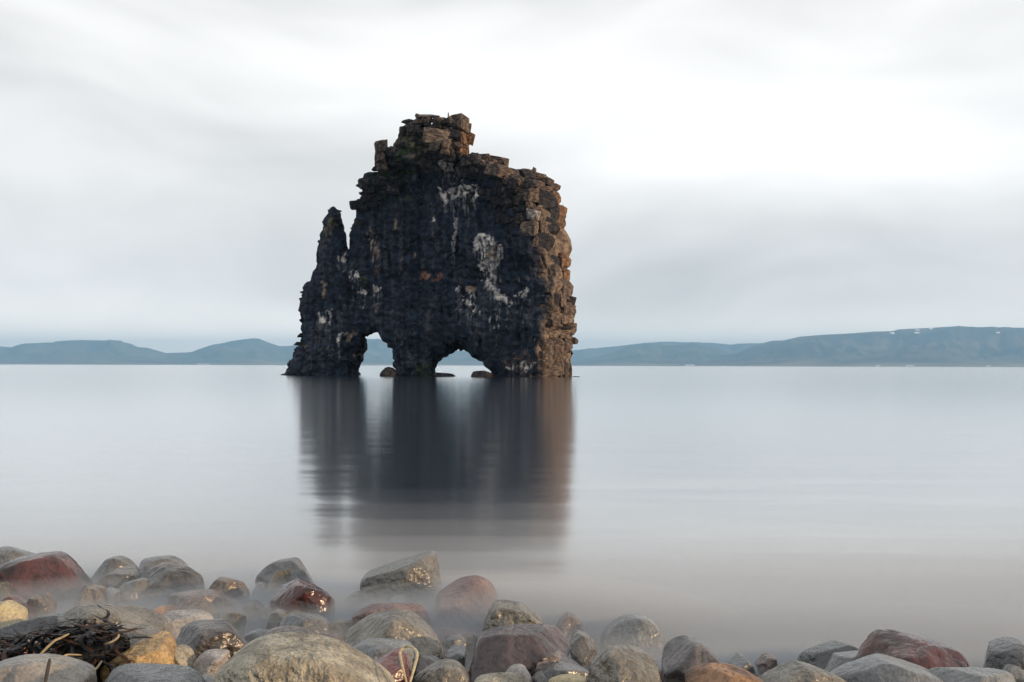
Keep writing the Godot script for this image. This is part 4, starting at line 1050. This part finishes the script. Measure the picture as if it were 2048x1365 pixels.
# A stone whose upright section is the given outline: rounded across by the exponent, broken by flat facets, worn uneven.
func stone(outline: PackedVector2Array, deep: float, round_: float, facets: int, uneven: float, s: int, sub: int) -> ArrayMesh:
	var rng := RandomNumberGenerator.new()
	rng.seed = s * 31 + 7
	var src: Array = ball(sub)
	var dirs: PackedVector3Array = src[0]
	var ix: PackedInt32Array = src[1]
	var en := PackedVector2Array()
	var m := outline.size()
	var size := 0.0
	for k in m:
		var a := outline[k]
		var b := outline[(k + 1) % m]
		var n := Vector2(b.y - a.y, a.x - b.x).normalized()
		var d := maxf(n.dot(a), 0.01)
		en.append(n / d)
		size = maxf(size, a.length())
	var fc := PackedVector3Array()
	for k in facets + 2:
		var n := Vector3(rng.randf_range(-1, 1), rng.randf_range(-0.3, 1), rng.randf_range(-0.2, 1.2)).normalized()
		# how far the plain stone reaches that way
		var g := 0.0
		for e in en:
			g = maxf(g, e.x * n.x + e.y * n.y)
		g = pow(pow(g, round_) + pow(absf(n.z) / deep, round_), 1.0 / round_)
		fc.append(n * g / rng.randf_range(0.74, 0.92))
	var n1 := noise(FastNoiseLite.TYPE_SIMPLEX_SMOOTH, 1.0, s, 3)
	var n2 := noise(FastNoiseLite.TYPE_SIMPLEX, 1.0, s + 100, 3)
	var k1 := 1.1 / size
	var k2 := 4.5 / size
	var sharp := 16.0 if facets < 3 else 26.0
	var v := PackedVector3Array()
	v.resize(dirs.size())
	for i in dirs.size():
		var d := dirs[i]
		var g := 0.0
		for e in en:
			var t := e.x * d.x + e.y * d.y
			if t > 0.0:
				g += pow(t, 15.0)
		g = pow(g, 1.0 / 15.0)
		g = pow(pow(g, round_) + pow(absf(d.z) / deep, round_), 1.0 / round_)
		var tot := pow(g, sharp)
		for q in fc:
			var t := q.dot(d)
			if t > 0.0:
				tot += pow(t, sharp)
		var p := d / pow(tot, 1.0 / sharp)
		var r := n1.get_noise_3dv(p * k1) * uneven * 1.3 + n2.get_noise_3dv(p * k2) * uneven * 0.4
		var ridge := n2.get_noise_3dv(p * k1 * 1.7 + Vector3(5, 0, 0))
		r -= uneven * 1.3 * maxf(0.0, 0.25 - absf(ridge) * 3.0)
		v[i] = p * (1.0 + r)
	return raw_mesh(v, ix, smooth_normals(v, ix))

func make_stones() -> void:
	var k := 0
	for s in STONES:
		var o := obj(s[0], stone(pairs(s[9]), s[4], s[5] + 0.6, s[6], s[7], 200 + k, s[8]), mats[s[2]])
		o.position = s[3]
		tag(o, s[1], "stone", "stones along the shore")
		k += 1

# added boulders out of view, placed to keep low sun off the near stones
func make_added_shade_boulders() -> void:
	var list := [
		["tall grey boulder added out of view to shade the near stones", Vector3(1.42, 0.2, -1.22), 0.27, 0.28],
		["round grey boulder added out of view as a shade caster", Vector3(1.5, 0.2, -0.65), 0.24, 0.24],
	]
	var k := 0
	for s in list:
		var w: float = s[2]
		var h: float = s[3]
		var o := obj("boulder", stone(PackedVector2Array([Vector2(w, -h), Vector2(w * 1.05, h * 0.2), Vector2(w * 0.4, h * 0.9), Vector2(-w * 0.3, h), Vector2(-w, h * 0.3), Vector2(-w * 0.9, -h)]), w * 0.9, 2.8, 5, 0.06, 700 + k, 4), mats.slate)
		o.position = s[1]
		tag(o, s[0], "boulder", "added shade boulders out of view")
		k += 1

func make_shingle() -> void:
	var rng := RandomNumberGenerator.new()
	rng.seed = 12
	var names := [["shingle", "small grey pebbles filling the gaps between shore stones", "shingle", 1500, 0.012, 0.034], ["shingle", "brown pebbles mixed among the shore stones", "grey_tan", 900, 0.014, 0.038], ["shingle", "scattered cobbles strewn over the rest of the beach", "slate", 420, 0.05, 0.13]]
	for k in 3:
		var w: Array = names[k]
		var mm := MultiMesh.new()
		mm.transform_format = MultiMesh.TRANSFORM_3D
		mm.mesh = stone(PackedVector2Array([Vector2(1, -0.1), Vector2(0.6, 0.55), Vector2(-0.2, 0.7), Vector2(-0.9, 0.25), Vector2(-0.8, -0.45), Vector2(0.3, -0.65)]), 0.8, 2.4, 3, 0.05, 900 + k, 2)
		var list: Array[Transform3D] = []
		while list.size() < w[3]:
			var x := rng.randf_range(-5.0, 5.0) if k == 2 else rng.randf_range(-1.3, 1.3)
			var z := rng.randf_range(-3.2, 4.5) if k == 2 else rng.randf_range(-2.6, -1.5)
			if k == 2 and (absf(x) < 0.5 * -z + 0.12 and z < -0.2) :
				continue
			if k == 2 and Vector2(x, z).length() < 0.5:
				continue
			var s := rng.randf_range(w[4], w[5])
			var b := Basis.from_euler(Vector3(rng.randf_range(-0.4, 0.4), rng.randf_range(0, TAU), rng.randf_range(-0.4, 0.4))).scaled(Vector3.ONE * s)
			list.append(Transform3D(b, Vector3(x, beach_height(x, z) + s * 0.25 + (rng.randf_range(0.0, 0.05) if k < 2 and z > -2.25 else 0.0), z)))
		mm.instance_count = list.size()
		for i in list.size():
			mm.set_instance_transform(i, list[i])
		var o := MultiMeshInstance3D.new()
		o.name = numbered(w[0])
		o.multimesh = mm
		o.material_override = mats[w[2]]
		add_child(o)
		tag(o, w[1], "pebbles", "", "stuff")

# dark rocks lying in the water at the foot of the stack
func make_skerries() -> void:
	var list := [
		["low dark boulder beside the arch leg of the sea stack", Vector3(-7.1, 0.12, -69.2), [0.55, -0.4, 0.55, 0.25, 0.2, 0.42, -0.3, 0.36, -0.55, 0.1, -0.5, -0.4], 0.7],
		["long low ledge across the foot of the wider arch", Vector3(-3.7, 0.06, -68.0), [1.7, -0.25, 1.3, 0.05, 0.2, 0.12, -0.6, 0.28, -1.3, 0.26, -1.5, -0.25], 0.9],
		["humped ledge rock at the far side of the wider arch", Vector3(-1.9, 0.08, -66.9), [1.2, -0.25, 0.9, 0.1, 0.15, 0.32, -0.3, 0.2, -1.3, 0.06, -1.6, -0.25], 0.9],
		["tiny rock tip breaking the water beside the stack", Vector3(3.62, -0.03, -67.0), [0.3, -0.1, 0.2, 0.06, -0.1, 0.09, -0.3, 0.02, -0.3, -0.1], 0.3],
	]
	var k := 0
	for s in list:
		var o := obj("skerry", stone(pairs(s[2]), s[3], 3.0, 6, 0.12, 400 + k, 4), mats.block_dark)
		o.position = s[1]
		tag(o, s[0], "rock", "rocks at the foot of the stack")
		k += 1

# ------------------------------------------------------------------ seaweed and stalks
func tube(path: PackedVector3Array, radius: float, sides := 6, flat := 1.0) -> ArrayMesh:
	var v := PackedVector3Array()
	var ix := PackedInt32Array()
	var n := path.size()
	for i in n:
		var t := (path[mini(i + 1, n - 1)] - path[maxi(i - 1, 0)]).normalized()
		var s := t.cross(Vector3(0.2, 0.9, 0.3).normalized()).normalized()
		var u := s.cross(t)
		var r := radius * (1.0 - 0.55 * pow(absf(i / float(n - 1) * 2.0 - 1.0), 4.0))
		for k in sides:
			var a := k * TAU / sides
			v.append(path[i] + (s * cos(a) + u * sin(a) * flat) * r)
	for i in n - 1:
		for k in sides:
			var a := i * sides + k
			var b := i * sides + (k + 1) % sides
			ix.append_array([a, a + sides, b, b, a + sides, b + sides])
	return raw_mesh(v, ix, smooth_normals(v, ix))

func curve_through(pts: Array, steps: int) -> PackedVector3Array:
	var out := PackedVector3Array()
	for i in pts.size() - 1:
		for k in steps:
			out.append(pts[i].cubic_interpolate(pts[i + 1], pts[maxi(i - 1, 0)], pts[mini(i + 2, pts.size() - 1)], k / float(steps)))
	out.append(pts[pts.size() - 1])
	return out

func make_plants() -> void:
	for s in STALKS:
		var path := curve_through(s[2], 5)
		var mid := path[0]
		for i in path.size():
			path[i] -= mid
		var o := obj(s[0], tube(path, s[3], 7, 0.7), mats[s[4]])
		o.position = mid
		tag(o, s[1], "stalk")
	# the heap of kelp: strands of a few shapes lying over one another
	var rng := RandomNumberGenerator.new()
	rng.seed = 33
	var root := Node3D.new()
	root.name = numbered("seaweed_heap")
	add_child(root)
	root.position = Vector3(-0.79, 0.1, -2.16)
	tag(root, "heap of dark tangled seaweed strands washed onto the stones", "seaweed")
	var shapes: Array[ArrayMesh] = []
	for k in 14:
		var pts := [Vector3.ZERO]
		var dir := Vector3(1, 0, 0)
		var bend := Vector3(rng.randf_range(-0.8, 0.2), rng.randf_range(-0.5, 0.0), rng.randf_range(-0.9, 0.9))
		for q in 5:
			dir = (dir + bend * 0.55 + Vector3(rng.randf_range(-0.45, 0.45), rng.randf_range(-0.5, 0.45), rng.randf_range(-0.45, 0.45))).normalized()
			pts.append(pts[-1] + dir * 0.014)
		shapes.append(tube(curve_through(pts, 3), rng.randf_range(0.0018, 0.0042), 5, 0.16))
	var lump := obj("tangle", stone(PackedVector2Array([Vector2(0.09, -0.05), Vector2(0.08, 0.02), Vector2(0.04, 0.042), Vector2(-0.03, 0.02), Vector2(-0.12, 0.01), Vector2(-0.13, -0.05)]), 0.1, 2.4, 0, 0.16, 555, 4), mats.kelp, root)
	lump.position.y = 0.012
	for k in 290:
		var a := rng.randf_range(-0.14, 0.125)
		var b := rng.randf_range(-0.3, 1.45)
		var high := (0.042 + 0.03 * smoothstep(-0.06, 0.06, a)) * sqrt(maxf(0.0, 1.0 - pow(a / 0.16, 2.0)))
		var o := obj("strand", shapes[rng.randi() % 14], mats["kelp_brown"] if rng.randf() < 0.5 else mats["kelp"], root)
		o.basis = Basis.from_euler(Vector3(rng.randf_range(-0.7, 0.7), rng.randf_range(0, TAU), -0.12 + rng.randf_range(-0.25, 0.2))).scaled(Vector3(1.0, 0.5, 1.0) * rng.randf_range(0.7, 1.5))
		o.position = Vector3(a, cos(b) * 0.0 + sin(PI * 0.5 - b) * high + 0.004, sin(b) * 0.1) + Vector3(-0.02, 0.0, 0)

# ------------------------------------------------------------------ mist on the water
func make_mist() -> void:
	# each bank is a few ellipsoids, one in the other, so that it thins out towards its rim
	var list := [
				["mist among the stones at the water edge", Vector3(-0.5, 0.0, -2.95), Vector3(1.5, 0.14, 0.8), 3.4],
		["mist drifting round the rose-coloured boulder", Vector3(0.02, 0.01, -2.85), Vector3(1.1, 0.22, 0.8), 3.6],
		["mist over the water behind the dark red boulder", Vector3(0.75, 0.0, -2.62), Vector3(2.0, 0.15, 1.0), 3.2],
		["mist along the waterline beyond the dark domed boulder", Vector3(0.62, 0.0, -2.42), Vector3(1.3, 0.12, 0.5), 6.0],
	]
	var layers := []
	for s in list:
		for k in 4:
			var q := 1.0 - 0.2 * k
			layers.append([s[0], s[1], s[2] * Vector3(q, 1.0 - 0.12 * k, q), s[3] * 0.4])
	for k in 6:
		var far: float = [3.6, 4.0, 4.4, 4.9, 5.5, 6.2][k]
		layers.append(["wide thin mist over the shallow water", Vector3(0.2, 0.0, -(far + 1.9) * 0.5), Vector3(2.0 + 2.4 * far, [0.16, 0.14, 0.115, 0.09, 0.065, 0.042][k], far - 1.9), [0.8, 0.65, 0.52, 0.36, 0.24, 0.15][k]])
	list = layers
	for s in list:
		var f := FogVolume.new()
		f.name = numbered("mist")
		f.shape = RenderingServer.FOG_VOLUME_SHAPE_ELLIPSOID
		f.size = s[2]
		var m := FogMaterial.new()
		m.density = s[3]
		m.albedo = Color(0.71, 0.775, 0.86).linear_to_srgb()
		f.material = m
		add_child(f)
		f.position = s[1]
		tag(f, s[0], "mist", s[0], "stuff")

func _ready() -> void:
	var t := Time.get_ticks_msec()
	make_view()
	print("view ", Time.get_ticks_msec() - t)
	make_materials()
	print("materials ", Time.get_ticks_msec() - t)
	make_water()
	make_beach()
	make_land()
	print("land ", Time.get_ticks_msec() - t)
	make_stack()
	print("stack ", Time.get_ticks_msec() - t)
	make_skerries()
	make_stones()
	print("stones ", Time.get_ticks_msec() - t)
	make_added_shade_boulders()
	make_shingle()
	make_plants()
	make_mist()
	print("all ", Time.get_ticks_msec() - t)
